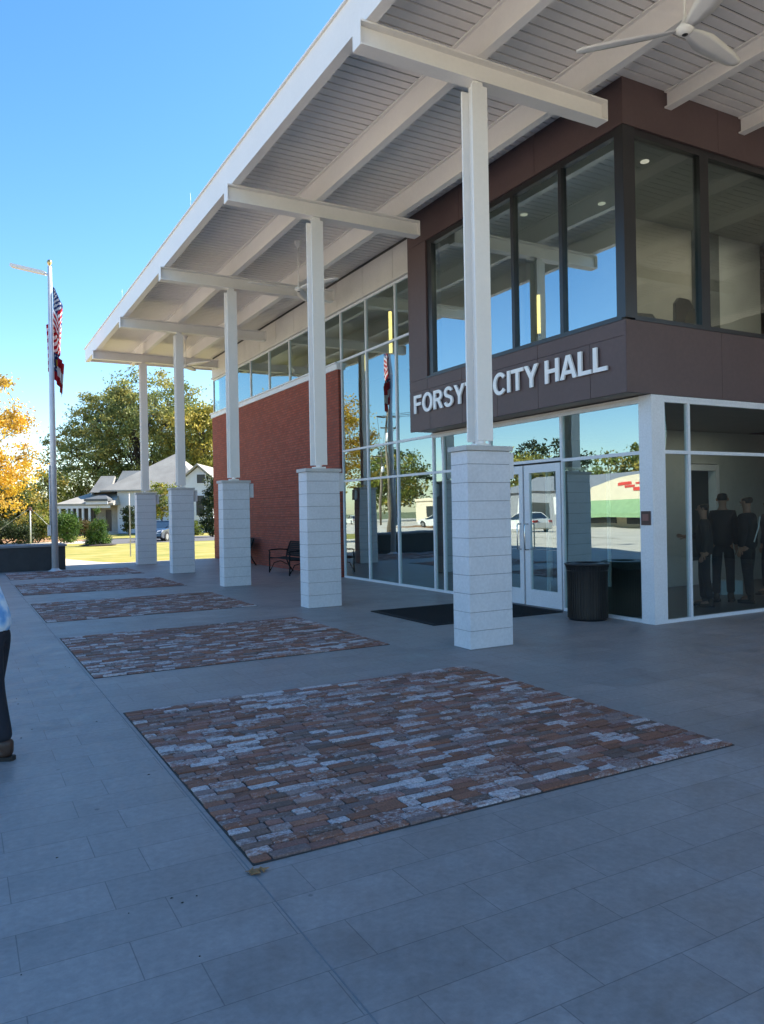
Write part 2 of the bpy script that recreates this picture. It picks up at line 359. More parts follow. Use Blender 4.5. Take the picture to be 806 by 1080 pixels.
# ------------------------------------------------------------------ world
w = bpy.data.worlds.new('World'); bpy.context.scene.world = w; w.use_nodes = True
nt = w.node_tree; nt.nodes.clear()
sk = nt.nodes.new('ShaderNodeTexSky'); sk.sky_type = 'NISHITA'; sk.sun_disc = False
EL = R(39.5); SX, SY = .995, .09
sk.sun_elevation = EL; sk.sun_rotation = math.atan2(SX, SY); sk.air_density = 1.0; sk.dust_density = .35; sk.ozone_density = 2.2
bg = nt.nodes.new('ShaderNodeBackground'); bg.inputs[1].default_value = .107
wo = nt.nodes.new('ShaderNodeOutputWorld'); hs = nt.nodes.new('ShaderNodeHueSaturation'); hs.inputs['Saturation'].default_value = 1.27; nt.links.new(sk.outputs[0], hs.inputs['Color']); nt.links.new(hs.outputs[0], bg.inputs[0]); nt.links.new(bg.outputs[0], wo.inputs[0])
ld = bpy.data.lights.new('sun', 'SUN'); ld.energy = 5.0; ld.angle = R(.55); ld.color = (1, .93, .82)
sun = bpy.data.objects.new('sun', ld); C.objects.link(sun)
sd = Vector((SX * math.cos(EL), SY * math.cos(EL), math.sin(EL)))
sun.rotation_euler = sd.to_track_quat('Z', 'Y').to_euler()
vs = bpy.context.scene.view_settings; vs.view_transform = 'Standard'; vs.look = 'None'; vs.exposure = 1.56; vs.gamma = 1

# ------------------------------------------------------------------ ground
m = MB(); ys = [-400, -12, 27, 30, 35, 42, 50, 60, 80, 600]
for a, b in zip(ys[:-1], ys[1:]): m.face([(-600, a, gz(a) - .13), (600, a, gz(a) - .13), (600, b, gz(b) - .13), (-600, b, gz(b) - .13)])
struct(m.build('ground', M['earth'], fix=False))
m = MB(); m.box(-4.6, 26, -3.2, 27, -.3, 0); struct(m.build('plaza', M['tile']))
m = MB(); m.box(-4.6, 40, -14, -3.204, -.3, 0); struct(m.build('bounce_pavement', M['conc']))  # unseen ground behind the camera, added in pale concrete to bounce sunlight
m = MB(); m.box(-4.9, -4.6, -12, 27, -.3, .001); m.box(-4.9, 26, 27, 27.25, -.3, -.004); struct(m.build('kerb', M['conc']))
def sheet(name, pts, mat, lift):
    m = MB(); bm_pts = []
    m.face([(x, y, gz(y) + lift) for x, y in pts]); return struct(m.build(name, mat, fix=False))
# a strip follows the slope: cut at the break rows
def strip(name, x0, x1, y0, y1, mat, lift):
    m = MB(); yy = [y0] + [v for v in (30, 35, 42, 50, 55, 60) if y0 < v < y1] + [y1]
    for a, b in zip(yy[:-1], yy[1:]): m.face([(x0, a, gz(a) + lift), (x1, a, gz(a) + lift), (x1, b, gz(b) + lift), (x0, b, gz(b) + lift)])
    return struct(m.build(name, mat, fix=False))
strip('lawn', -40, 60, 27.25, 130, M['lawn'], 0)
m = MB(); pts = [(-12, 27.3), (4.9, 27.3), (4.3, 28.6), (3.7, 31), (3.4, 34), (2.9, 39), (2.3, 41.5), (-12, 41.5)]
m.face([(x, y, gz(y) + .012 + .0) for x, y in pts]); struct(m.build('sidewalk', M['conc'], fix=False))
strip('road', 7.5, 60, 48.5, 61, M['asphalt'], .008)
strip('driveway', -40, 7.5, 52, 57.5, M['conc'], .008)
strip('straw_bed', -30, 8.0, 58, 70, M['straw'], .010)
strip('street', -22, -4.9, -60, 27.2, M['conc'], .02)
strip('parking_lot', -60, -22, -60, 130, M['conc'], .004)
strip('street_bend', -22, -12.1, 27.3, 130, M['conc'], .016)

# brick paving panels
rows = .069
def brick_panel(x0, x1, y0, y1, seed):
    rnd = random.Random(seed)
    base = MB(); base.box(x0, x1, y0, y1, -.02, .004); struct(base.build('paving_bed', M['mortar']))
    m = MB(); cols = []; y = y0 + .008; nr = max(1, round((y1 - y0 - .016) / rows)); rh = (y1 - y0 - .016) / nr
    for r in range(nr):
        x = x0 + .006
        while x < x1 - .03:
            ln = rnd.choice([.19, .19, .185, .2, .15, .12, .22, .09]) * rnd.uniform(.93, 1.05)
            if r % 2 and x < x0 + .01: ln *= .55
            xe = min(x + ln, x1 - .006)
            if x1 - .006 - xe < .05: xe = x1 - .006
            g = rnd.uniform(.0018, .004); g2 = rnd.uniform(.0018, .0038); yy = y + r * rh
            zt = .011 + rnd.uniform(-.003, .006); b = rnd.uniform(.003, .006)
            a0, a1, b0, b1 = x + g, xe - g, yy + g2, yy + rh - g2
            j = lambda s=.004: rnd.uniform(-s, s)
            B = [(a0 + j(), b0 + j()), (a1 + j(), b0 + j()), (a1 + j(), b1 + j()), (a0 + j(), b1 + j())]
            c = rnd.uniform(.003, .008)
            # eight-sided outline: worn corners
            O = [(B[0][0] + c, B[0][1]), (B[1][0] - c, B[1][1]), (B[1][0], B[1][1] + c), (B[2][0], B[2][1] - c), (B[2][0] - c, B[2][1]), (B[3][0] + c, B[3][1]), (B[3][0], B[3][1] - c), (B[0][0], B[0][1] + c)]
            cx_, cy_ = (a0 + a1) / 2, (b0 + b1) / 2; tl, tw = rnd.uniform(-.012, .012), rnd.uniform(-.03, .03)
            vb = [(p[0], p[1], .0) for p in O]; vm_ = [(p[0], p[1], zt - b * .6) for p in O]
            vt = [(p[0] + (b if p[0] < cx_ else -b), p[1] + (b if p[1] < cy_ else -b), zt + (p[0] - cx_) * tl + (p[1] - cy_) * tw) for p in O]
            fs = [tuple(range(16, 24))]
            for k in (0, 8):
                for i in range(8): q = (i + 1) % 8; fs.append((k + i, k + q, k + 8 + q, k + 8 + i))
            m.poly(vb + vm_ + vt, fs)
            t = rnd.random(); vfac = rnd.uniform(.88, 1.45)
            if t < .42: col = (.235, .095, .055)
            elif t < .68: col = (.24, .105, .075)
            elif t < .80: col = (.165, .095, .07)
            elif t < .92: col = (.27, .17, .14)
            else: col = (.22, .14, .12)
            al = rnd.choice([.28, .36, .42, .47, .51]) if rnd.random() > .20 else rnd.uniform(.56, .72)
            # residue comes in neighbouring runs of bricks
            al += .05 * math.sin(x * 2.3 + seed) * math.cos(yy * 3.1 + seed * 2)
            cols += [(col[0] * vfac, col[1] * vfac, col[2] * vfac, al)] * len(fs)
            x = xe
            if x >= x1 - .01: break
    o = m.build('brick_paving', M['oldbrick'], fix=False); setcol(o, cols); struct(o)
for k, (a, b) in enumerate([(3.34, 6.46), (7.98, 10.88), (12.6, 15.45), (17.25, 20.0), (21.7, 24.3)]):
    brick_panel(1.146, 4.49, a, b, 11 + k)
m = MB()   # narrow expansion joint that runs beside the panels
for x in (1.120,): m.box(x - .0022, x + .0022, -3.1, 26.9, -.01, .0025)
struct(m.build('paving_joint', M['slot']))

# ------------------------------------------------------------------ CITY HALL
S = 4.5821
XW, XB, YC = 8.1976, 7.704, 7.2666
SOF = 7.24
hall = thing('city_hall', 'modern city hall with white canopy, red brick wall, lobby glass and brown upper box', 'building', (12, 16, 0))
# soffit boards + roof slab
m = MB(); yy = -2.82; x0, x1 = 3.95, 25.9
while yy < 27.7:
    m.box(x0, x1, yy + .014, yy + .141, SOF, SOF + .02); yy += .155
m.build('soffit', M['soffit'], hall)
m = MB(); m.box(3.96, 25.95, -2.85, 27.65, SOF + .024, SOF + .045); m.build('roof_deck', M['joint'], hall)
m = MB(); m.box(3.872, 26, -2.95, 27.86, SOF + .047, SOF + .072); m.build('roof', M['white_steel'], hall)
def ibeam_y(m, x, wd, y0, y1, z0, z1, t=.022):
    m.box(x, x + wd, y0, y1, z0, z0 + t); m.box(x, x + wd, y0, y1, z1 - t, z1)
    m.box(x + wd / 2 - .012, x + wd / 2 + .012, y0, y1, z0 + t, z1 - t)
def ibeam_x(m, y, wd, x0, x1, z0, z1, t=.022):
    m.box(x0, x1, y, y + wd, z0, z0 + t); m.box(x0, x1, y, y + wd, z1 - t, z1)
    m.box(x0, x1, y + wd / 2 - .012, y + wd / 2 + .012, z0 + t, z1 - t)
    m.box(x0 - .010, x0, y + .01, y + wd - .01, z0 + .002, z1 - .002); m.box(x1, x1 + .012, y, y + wd, z0, z1)
ZB0, ZB1 = 6.565, 6.835
# edge beam: channel with a flat outer face
m = MB(); m.box(3.9, 3.925, -2.8, 27.7, ZB1 + .004, SOF + .045); m.box(3.925, 4.03, -2.8, 27.7, ZB1 + .004, ZB1 + .03)
m.box(3.925, 25.8, 27.66, 27.7, ZB1 + .03, SOF + .045)
m.build('edge_beam', M['white_steel'], hall)
for x, a, z0 in ((5.33, -2.8, ZB1 + .004), (6.90, -2.8, ZB1 + .004)):
    m = MB(); ibeam_y(m, x + .03, .12, a, 27.6, z0, SOF - .003); m.build('purlin', M['white_steel'], hall)
for x in (8.50, 10.05, 11.6, 13.15, 14.7, 16.25):
    m = MB(); ibeam_y(m, x, .13, -2.8, YC - .034, 7.0, SOF - .003); m.build('purlin', M['white_steel'], hall)
YCOL = 7.1362
for k in range(-2, 5):
    y = YCOL + k * S
    xr = 7.40 if k in (0, 1) else (7.86 if k > 1 else 16.2)
    m = MB(); ibeam_x(m, y + .066, .2, 3.84, xr, ZB0, ZB1)
    # bearing plates where the purlins cross, bolts on the end plate
    for px in (5.33, 6.90): m.box(px - .02, px + .21, y + .08, y + .25, ZB1 + .001, ZB1 + .003)
    m.build('cross_beam', M['white_steel'], hall)
# lightning rods on the roof edge
for y in (14.2, 21.0):
    m = MB(); m.tube([(3.90, y, SOF + .07), (3.90, y, SOF + .34)], [.005, .002], 6); m.build('lightning_rod', M['galv'], hall)

# columns (part) > pedestal, cap (sub-parts)
lamps = []
for k in range(-2, 5):
    y = YCOL + k * S; x = 5.063 if k >= 0 else 5.063
    m = MB(); pz0, pz1 = 2.36, ZB0 - .004
    m.box(5.26, 5.475, y + .055, y + .078, pz0 + .03, pz1 - .06); m.box(5.26, 5.475, y + .253, y + .276, pz0 + .03, pz1 - .06)
    m.box(5.356, 5.380, y + .078, y + .253, pz0, pz1)
    m.box(5.30, 5.435, y + .085, y + .10, pz1 - .3, pz1); m.box(5.27, 5.465, y + .09, y + .24, pz0 - .035, pz0)
    col = m.build('column', M['white_steel'], hall)
    m = MB(); z = 0.0; n = 0
    m.box(5.063 + .008, 5.671 - .008, y + .008, y + .3316 - .008, .0, 2.268, 1)
    while z < 2.26:
        z1 = min(z + .2115, 2.268); m.bbox(5.063, 5.671, y, y + .3316, z + .003, z1 - .003, .003, 0); z = z1
    m.box(5.058, 5.676, y - .005, y + .3366, 0, .008, 1)
    m.build('pedestal', [M['siding'], M['slot']], col)
    m = MB(); m.bbox(5.035, 5.70, y - .028, y + .36, 2.27, 2.325, .006); m.build('cap', M['cap'], col)
    if k >= 0: lamps.append(y)
ordn = ['nearest column, right of the brick paving', 'second column from the front', 'third column from the front', 'fourth column, two from the far end', 'farthest column by the lawn']
for y, wh in zip(lamps, ordn):
    t = thing('wall_lamp', 'small white box lamp on the side of the ' + wh, 'wall lamp', (5.672, y + .16, 1.95), group='box lamps on the column pedestals')
    m = MB(); m.box(.002, .035, -.05, .05, .04, .26); m.build('bracket', M['alu'], t, world=False)
    m = MB(); m.bbox(.036, .125, -.075, .075, 0, .31, .006); m.build('housing', M['alu'], t, world=False)

# brick wall wing
m = MB(); m.box(8.14, 8.42, 16.80, 27.30, 0, 5.052); m.build('brick_wall', M['redbrick'], hall)
m = MB(); m.box(8.42, 25, 27.02, 27.30, 0, 7.2); m.build('brick_wall', M['redbrick_x'], hall)
m = MB(); m.box(24.7, 25.0, YC + .2, 27.0, 0, 7.2); m.box(13.3, 25.0, YC, YC + .2, 0, 7.2); m.build('brick_wall', M['redbrick_x'], hall)
m = MB(); m.box(20.0, 20.3, -2.7, YC - .04, 0, 6.98); m.build('reflection_blocker', M['box'], hall)  # unseen wall added to keep sunlit ground out of the side glass reflections
# projecting brick courses give the wall its long lines
m = MB()
for i in range(9): m.box(8.128, 8.14, 16.82, 27.28, .35 + i * .282, .35 + i * .282 + .05)
m.build('brick_course', M['redbrick'], hall)
m = MB(); m.box(8.10, 8.44, 16.78, 27.34, 5.054, 5.21); m.box(8.06, 8.12, 16.78, 27.36, 5.19, 5.222); m.build('sill_band', M['alu'], hall)
# white fascia panels over the windows
m = MB(); y = 12.74
while y < 27.2:
    m.box(8.16, 8.40, y + .004, min(y + 1.36, 27.31) - .004, 6.50, 7.16); y += 1.364
m.box(8.12, 8.42, 12.74, 27.33, 6.46, 6.51)
m.build('fascia_panel', M['panel_white'], hall)
m = MB(); m.box(8.19, 8.42, 12.74, 27.3, 6.46, SOF - .002); m.build('fascia_backing', M['joint'], hall)

# glazing: each bay is a window with its frame and pane
FW = .047
def bay_x(x, y0, y1, zs, mat, fm, pane_name='pane', depth=.05, side='x', proud=0.0, fw=FW, name='window', last=True):
    """window bay in the plane x (or plane y when side=='y'); zs = transom heights"""
    m = MB()
    def bx(a0, a1, d0, d1, z0, z1):
        if side == 'x': m.box(x + d0, x + d1, a0, a1, z0, z1)
        else: m.box(a0, a1, x + d0, x + d1, z0, z1)
    z0, z1 = zs[0], zs[-1]
    bx(y0, y0 + fw / 2, -.012, depth, z0, z1); bx(y1 - fw / 2, y1, -.012, depth, z0, z1)
    for i, z in enumerate(zs):
        a = z if i == 0 else z - fw / 2; b = z + fw if i == 0 else (z if i == len(zs) - 1 else z + fw / 2)
        if i == len(zs) - 1: a = z - fw
        bx(y0 + fw / 2, y1 - fw / 2, -.010, depth, a, b)
    f = m.build(name, fm, hall)
    m = MB()
    d = .018
    for i in range(len(zs) - 1):
        a = zs[i] + (fw if i == 0 else fw / 2); b = zs[i + 1] - (fw if i == len(zs) - 2 else fw / 2)
        if side == 'x': m.box(x + d, x + d + .008, y0 + fw / 2 - .006, y1 - fw / 2 + .006, a - .006, b + .006)
        else: m.box(y0 + fw / 2 - .006, y1 - fw / 2 + .006, x + d, x + d + .008, a - .006, b + .006)
    m.build(pane_name, mat, f)
    return f
Z4 = [0.0, 2.331, 3.057, 5.237, 6.454]
for a, b in ((15.4396, 16.7382), (14.0972, 15.4396), (12.70, 14.0972)): bay_x(XW, a, b, Z4, M['glass'], M['alu'])
# clerestory
cl = [16.7382, 18.33, 20.02, 21.61, 23.26, 24.95, 27.28]
for a, b in zip(cl[:-1], cl[1:]): bay_x(XW, a, b, [5.222, 6.454], M['glass'], M['alu'], fw=.05)
# below the box
Z3 = [0.0, 2.331, 3.057]
for a, b in ((12.3562, 12.70), (11.35, 12.3562), (10.87, 11.35)): bay_x(XW, a, b, Z3, M['glass'], M['alu'])
bay_x(XW, 7.47, 9.05, Z3, M['glass'], M['alu'])
bay_x(XW, 9.05, 10.87, [2.331, 3.057], M['glass'], M['alu'])
# doors
for n_, (a, b, hy) in enumerate(((9.05, 9.95, 9.86), (9.955, 10.87, 10.05))):
    m = MB(); f = .13; zt = 2.30
    m.box(XW - .01, XW + .05, a + .03, a + f, .012, zt); m.box(XW - .01, XW + .05, b - f, b - .006, .012, zt)
    m.box(XW - .01, XW + .05, a + f, b - f, .012, .27); m.box(XW - .01, XW + .05, a + f, b - f, zt - .13, zt)
    d = m.build('entrance_door', M['alu'], hall)
    m = MB(); m.box(XW + .015, XW + .023, a + f - .005, b - f + .005, .265, zt - .125); m.build('pane', M['glass'], d)
    m = MB(); m.tube([(XW - .01, hy, .92), (XW - .075, hy, .92), (XW - .085, hy, .94), (XW - .085, hy, 1.32), (XW - .075, hy, 1.34), (XW - .01, hy, 1.34)], .011, 8); m.build('handle', M['chrome'], d)
    m = MB(); m.tube([(XW - .02, a + f, .93), (XW - .02, b - f, .93)], .008, 6); m.build('push_bar', M['chrome'], d)
# corner post and header
m = MB(); m.box(XW - .03, 8.40, YC - .012, 7.47, 0, 3.10); m.build('corner_post', M['alu'], hall)
m = MB(); m.box(XW - .02, XW + .12, 7.472, 12.74, 3.058, 3.098); m.build('header', M['panel_white'], hall)
# side facade
bay_x(YC, 8.40, 8.905, Z3, M['glass_side'], M['alu'], side='y')
bay_x(YC, 8.905, 11.15, Z3, M['glass_side'], M['alu'], side='y')
bay_x(YC, 11.15, 13.3, Z3, M['glass_side'], M['alu'], side='y')
m = MB(); m.box(8.401, 13.3, YC - .014, YC + .1, 3.058, 3.098); m.build('header', M['alu'], hall)

# brown upper box
YB0 = YC - .03; YB1 = 12.735; ZB, ZS, ZT = 3.10, 4.06, 6.62
bxm = MB()
def panels_x(y0, y1, z0, z1, cuts):
    ed = [y0] + cuts + [y1]
    for a, b in zip(ed[:-1], ed[1:]): bxm.box(XB, XB + .05, a + .004, b - .004, z0 + .003, z1 - .003)
WY0, WY1 = 7.40, 12.09
panels_x(YB0, YB1, ZB, 3.852, [7.9, 8.992, 9.99, 10.984, 12.026])
panels_x(YB0, YB1, 3.852, ZS, [8.992, 10.984, 12.1])
panels_x(WY1, YB1, ZS, ZT, []); panels_x(YB0, YB1, ZT, SOF - .004, [8.992, 10.984])
for a, b in ((XB + .002, 9.6), (9.6, 11.5), (11.5, 13.3)):
    bxm.box(a + .002, b - .002, YB0, YB0 + .05, ZB + .003, ZS - .003); bxm.box(a + .002, b - .002, YB0, YB0 + .05, ZT + .003, SOF - .004)
bxm.build('upper_box', M['box'], hall)
m = MB(); m.box(XB + .051, XW + .2, YB0 + .052, YB1 - .05, ZB + .01, ZB + .06); m.box(XB + .051, 13.3, YB0 + .052, YB0 + .08, ZB + .01, ZS - .01)
m.box(XB + .051, XB + .08, YB0 + .082, YB1 - .05, ZB + .062, ZS - .01); m.box(XB + .051, XB + .08, YB0 + .082, YB1 - .05, ZT + .01, SOF - .01)
m.box(XB + .082, 13.3, YB0 + .052, YB0 + .08, ZT + .01, SOF - .01)
m.box(XB + .051, XW + .1, YB1 - .05, YB1 - .003, ZB + .062, SOF - .01)
m.build('box_backing', M['bronze'], hall)
# dark sill flashings
m = MB(); m.box(XB - .012, XB + .16, WY0 - .1, WY1 + .04, ZS - .002, ZS + .028); m.box(XB + .161, 13.3, YB0 - .012, YB0 + .16, ZS - .002, ZS + .028); m.build('window_sill', M['bronze'], hall)
def up_bay(a, b, side, fl, fr):
    m = MB(); p = (XB if side == 'x' else YB0) + .035
    def bx(mm, a0, a1, d0, d1, z0, z1):
        if side == 'x': mm.box(p + d0, p + d1, a0, a1, z0, z1)
        else: mm.box(a0, a1, p + d0, p + d1, z0, z1)
    bx(m, a, a + fl, 0, .12, ZS + .03, ZT); bx(m, b - fr, b, 0, .12, ZS + .03, ZT)
    bx(m, a + fl, b - fr, .002, .12, ZS + .03, ZS + .075); bx(m, a + fl, b - fr, .002, .12, ZT - .09, ZT)
    f = m.build('window', M['bronze'], hall)
    m = MB(); bx(m, a + fl - .005, b - fr + .005, .05, .058, ZS + .07, ZT - .085); m.build('pane', M['glass_up'] if side == 'x' else M['glass_side'], f)
for a, b, fl, fr in ((WY0, 8.486, .02, .035), (8.486, 9.591, .035, .035), (9.591, 10.70, .035, .035), (10.70, WY1, .035, .15)): up_bay(a, b, 'x', fl, fr)
m = MB(); m.box(XB + .01, XB + .225, YB0 + .01, WY0, ZS + .03, ZT); m.build('corner_pier', M['bronze'], hall)
up_bay(XB + .226, 9.33, 'y', .015, .09); up_bay(9.33, 11.1, 'y', .09, .06); up_bay(11.1, 13.28, 'y', .06, .06)

# interiors
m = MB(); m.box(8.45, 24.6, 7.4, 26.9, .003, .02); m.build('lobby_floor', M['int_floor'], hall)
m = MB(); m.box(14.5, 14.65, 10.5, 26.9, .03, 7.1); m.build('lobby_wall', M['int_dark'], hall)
m = MB(); m.box(8.5, 14.4, 12.78, 12.9, 3.3, 7.1); m.build('office_wall', M['int_wall'], hall)
m = MB(); m.box(8.5, 14.4, 7.45, 12.7, 3.15, 3.3); m.box(7.83, 8.5, 7.45, 12.6, 3.2, 3.3); m.build('office_floor', M['int_floor'], hall)
m = MB(); m.box(7.85, 14.4, 7.42, 12.7, 6.88, 6.93); m.build('office_ceiling', M['int_ceil'], hall)
m = MB(); m.box(10.6, 10.72, 10.0, 12.7, 3.31, 6.87); m.box(10.72, 14.4, 10.0, 10.12, 3.31, 6.87); m.build('office_partition', M['int_wall'], hall)
m = MB(); m.box(13.12, 14.4, 9.93, 9.99, 3.31, 6.87); m.build('office_partition', M['int_pale'], hall)
m = MB(); m.box(12.42, 13.1, 9.90, 9.99, 3.31, 6.87); m.build('office_doorway', M['int_dark'], hall)
m = MB(); m.box(8.5, 14.4, 12.95, 26.8, 6.75, 6.8); m.build('lobby_ceiling', M['int_ceil'], hall)
m = MB(); m.box(8.5, 14.4, 7.5, 12.6, 3.06, 3.13); m.build('lobby_soffit', M['int_wall'], hall)
m = MB(); m.box(11.3, 12.45, 10.25, 10.35, .03, 3.05); m.box(13.4, 18, 10.25, 10.35, .03, 3.05); m.box(12.45, 13.4, 10.25, 10.35, 2.42, 3.05); m.build('lobby_partition', M['int_pale'], hall)
m = MB(); m.box(12.46, 12.56, 10.2, 10.38, .03, 2.40); m.box(13.29, 13.39, 10.2, 10.38, .03, 2.40); m.box(12.56, 13.29, 10.2, 10.38, 2.28, 2.40); m.box(12.56, 13.29, 10.27, 10.31, .03, .5)
m.build('inner_door', M['alu'], hall)
for y in (11.0, 12.7):
    m = MB(); m.box(8.35, 11.2, y, y + .05, 2.3, 2.36); m.box(11.15, 11.2, y, y + .05, .03, 2.3); m.box(9.6, 9.65, y, y + .05, .03, 2.3)
    m.build('vestibule_frame', M['alu'], hall)
for x, y in ((9.3, 8.3), (9.9, 9.8), (9.0, 10.8)):
    m = MB(); m.lathe([(0, 0), (.065, 0), (.065, -.012), (.0, -.012)], (x, y, 6.878), 20)
    m.build('downlight', M['down'], hall)
# added area lights without fixtures, brightening the office and lobby
def area(loc, sx, sy_, e, col=(1, .9, .74), rot=(0, 0, 0)):
    l = bpy.data.lights.new('interior_fill', 'AREA'); l.shape = 'RECTANGLE'; l.size = sx; l.size_y = sy_; l.energy = e; l.color = col
    o = bpy.data.objects.new('interior_fill', l); C.objects.link(o); o.location = loc; o.rotation_euler = rot
area((9.4, 9.0, 6.86), 1.2, .3, 9); area((12.4, 8.6, 6.86), 1.2, .3, 13); area((12.0, 9.3, 3.04), 2.4, .3, 3.0); area((12.0, 18, 6.7), 1.2, .3, 6)

for x, y, z0, h, wh in ((10.6, 12.3, 5.15, .85, 'behind the second upper pane, the brightest of them'), (10.3, 13.15, 5.2, .5, 'behind the column top, short and low'), (9.6, 16.75, 5.5, 1.1, 'in the tall lobby glass above the flag reflection'), (10.3, 19.4, 5.55, .5, 'seen dimly through the lobby glass by the brick wall')):
    t = thing('pendant_lamp', 'slim glowing yellow tube lamp hanging ' + wh, 'pendant lamp', (x, y, z0), group='glowing tube lamps inside')
    m = MB(); m.tube([(0, 0, .05), (0, 0, h)], .042, 12); m.build('lamp_tube', M['tube'], t, world=False)
    for e_ in (0, h): m = MB(); m.tube([(0, 0, e_), (0, 0, e_ + .05)], .05, 12); m.build('end_cap', M['black'], t, world=False)
    m = MB(); m.tube([(0, 0, h + .05), (0, 0, 6.74 - z0)], .006, 6); m.build('rod', M['black'], t, world=False)

# lettering
sign = thing('building_sign', 'white raised letters FORSYTH CITY HALL across the brown upper box', 'sign', (XB, 10.0, 3.43))
def letter_shape(ch):
    """bold grotesque capitals on a unit cap height, as touching convex pieces"""
    w_, h_ = .205, .17
    B = lambda x0, x1, z0, z1: [(x0, z0), (x1, z0), (x1, z1), (x0, z1)]
    def ring(cx_, cz, rx, rz, wx, wz, a0, a1, n=20):
        out = []
        for i in range(n):
            a, b = R(a0 + (a1 - a0) * i / n), R(a0 + (a1 - a0) * (i + 1) / n)
            P = lambda t, q: (cx_ + (rx - wx * q) * math.cos(t), cz + (rz - wz * q) * math.sin(t))
            out.append([P(a, 0), P(b, 0), P(b, 1), P(a, 1)])
        return out
    if ch == 'F': return .74, [B(0, w_, 0, 1), B(w_, .74, 1 - h_, 1), B(w_, .68, .42, .42 + h_)]
    if ch == 'L': return .72, [B(0, w_, 0, 1), B(w_, .72, 0, h_)]
    if ch == 'T': return .84, [B(0, .84, 1 - h_, 1), B(.42 - w_ / 2, .42 + w_ / 2, 0, 1 - h_)]
    if ch == 'H': return .84, [B(0, w_, 0, 1), B(.84 - w_, .84, 0, 1), B(w_, .84 - w_, .42, .42 + h_)]
    if ch == 'I': return w_, [B(0, w_, 0, 1)]
    if ch == 'Y': return .92, [[(0, 1), (.245, 1), (.46, .63), (.46, .40), (.355, .40)], [(.92, 1), (.675, 1), (.46, .63), (.46, .40), (.565, .40)], B(.355, .565, 0, .40)]
    if ch == 'A': return .96, [[(0, 0), (.22, 0), (.48, .78), (.48, 1), (.36, 1)], [(.96, 0), (.74, 0), (.48, .78), (.48, 1), (.60, 1)], [(.2867, .20), (.6733, .20), (.62, .36), (.34, .36)]]
    if ch == 'O': return .98, ring(.49, .5, .49, .515, .215, .17, 0, 360, 32)
    if ch == 'C': return .92, ring(.49, .5, .49, .515, .215, .17, 38, 322, 26)
    if ch == 'S': return .84, ring(.42, .735, .38, .28, .205, .165, 12, 270, 20) + ring(.42, .285, .215, .285, -.205, -.0, 90, 90, 0) + ring(.42, .2875, .40, .3025, .205, .165, 90, -168, 20)
    if ch == 'R': return .84, [B(0, w_, 0, 1), B(w_, .46, 1 - h_, 1), B(w_, .46, .41, .41 + h_)] + ring(.46, .705, .34, .295, .205, .17, -90, 90, 14) + [[(.36, .41), (.585, .43), (.86, 0), (.61, 0)]]
def letter(ch, y_left, y_right, z0, z1, depth=.028):
    wd_, pcs = letter_shape(ch); m = MB()
    for pc in pcs:
        m.prism([(y_left + (y_right - y_left) * u / wd_, z0 + (z1 - z0) * v) for u, v in pc], 0, XB - .018 - depth, XB - .018)
    m.build('letter', M['letter'], sign)
adv = {c: letter_shape(c)[0] + (.05 if c in 'AYT' else .10) for c in 'FORSYTHCIAL'}; adv[' '] = .34
txt = 'FORSYTH CITY HALL'; tot = sum(adv[c] for c in txt); y = 12.535; sc = (12.535 - 7.525) / tot
for c in txt:
    wd = adv[c] * sc
    if c != ' ':
        g = (.025 if c in 'AYT' else .05) * sc
        letter(c, y - g, y - wd + g, 3.435 - (.006 if c in 'OSC' else 0), 3.775 + (.006 if c in 'OSC' else 0))
    y -= wd

t = thing('door_plaque', 'small square maroon plaque on the white corner post', 'plaque', (XW - .03, 7.37, 1.35))
m = MB(); m.bbox(XW - .044, XW - .031, 7.29, 7.455, 1.34, 1.53, .004); m.build('plate', M['plaque'], t)
m = MB(); m.box(XW - .048, XW - .0445, 7.32, 7.425, 1.40, 1.49); m.build('face', M['plaque2'], t)

# ------------------------------------------------------------------ ceiling fans
def fan(loc, a0, label):
    t = thing('ceiling_fan', label, 'ceiling fan', loc, group='white ceiling fans under the canopy')
    m = MB(); m.tube([(0, 0, .06), (0, 0, SOF - loc[2] - .05)], .014, 8); m.build('rod', M['white_steel'], t, world=False)
    m = MB(); m.lathe([(.012, -.14), (.05, -.10), (.075, -.03), (.08, 0)], (0, 0, SOF - loc[2] - .002), 20); m.build('canopy', M['white_steel'], t, world=False)
    m = MB(); m.lathe([(0, -.055), (.03, -.054), (.06, -.04), (.085, -.015), (.09, .012), (.07, .035), (.035, .07), (.02, .13), (.012, .16)], (0, 0, 0), 26); hub = m.build('hub', M['white_steel'], t, world=False)
    m = MB(); m.lathe([(0, -.062), (.022, -.060), (.03, -.054)], (0, 0, 0), 16); m.build('sensor', M['black'], hub, world=False)
    for k in range(3):
        a = R(a0 + 120 * k); m = MB(); sec = []
        st = [(.06, .045, .16, .0), (.16, .075, .19, .0), (.35, .11, .17, .004), (.6, .105, .13, .012), (.85, .09, .09, .018), (1.0, .07, .06, .02), (1.06, .035, .04, .02)]
        vs = []
        for rr, hw, pit, dz in st:
            for s_, th in ((-1, .0), (-.5, .011), (.2, .013), (1, .0), (.2, -.004), (-.5, -.004)):
                lx, lyy, lz = rr, s_ * hw, dz + th - s_ * hw * math.tan(pit * 1.6)
                vs.append((lx * math.cos(a) - lyy * math.sin(a), lx * math.sin(a) + lyy * math.cos(a), lz))
        fs = []
        for i in range(len(st) - 1):
            for q in range(6): j = (q + 1) % 6; fs.append((i * 6 + q, i * 6 + j, (i + 1) * 6 + j, (i + 1) * 6 + q))
        fs += [tuple(range(6)), tuple(range(len(st) * 6 - 6, len(st) * 6))]
        m.poly(vs, fs, 0, True); m.build('blade', M['white_steel'], t, world=False)
fan((6.45, 5.22, 6.36), 130, 'white three-bladed ceiling fan nearest the camera, at the top of the photo')
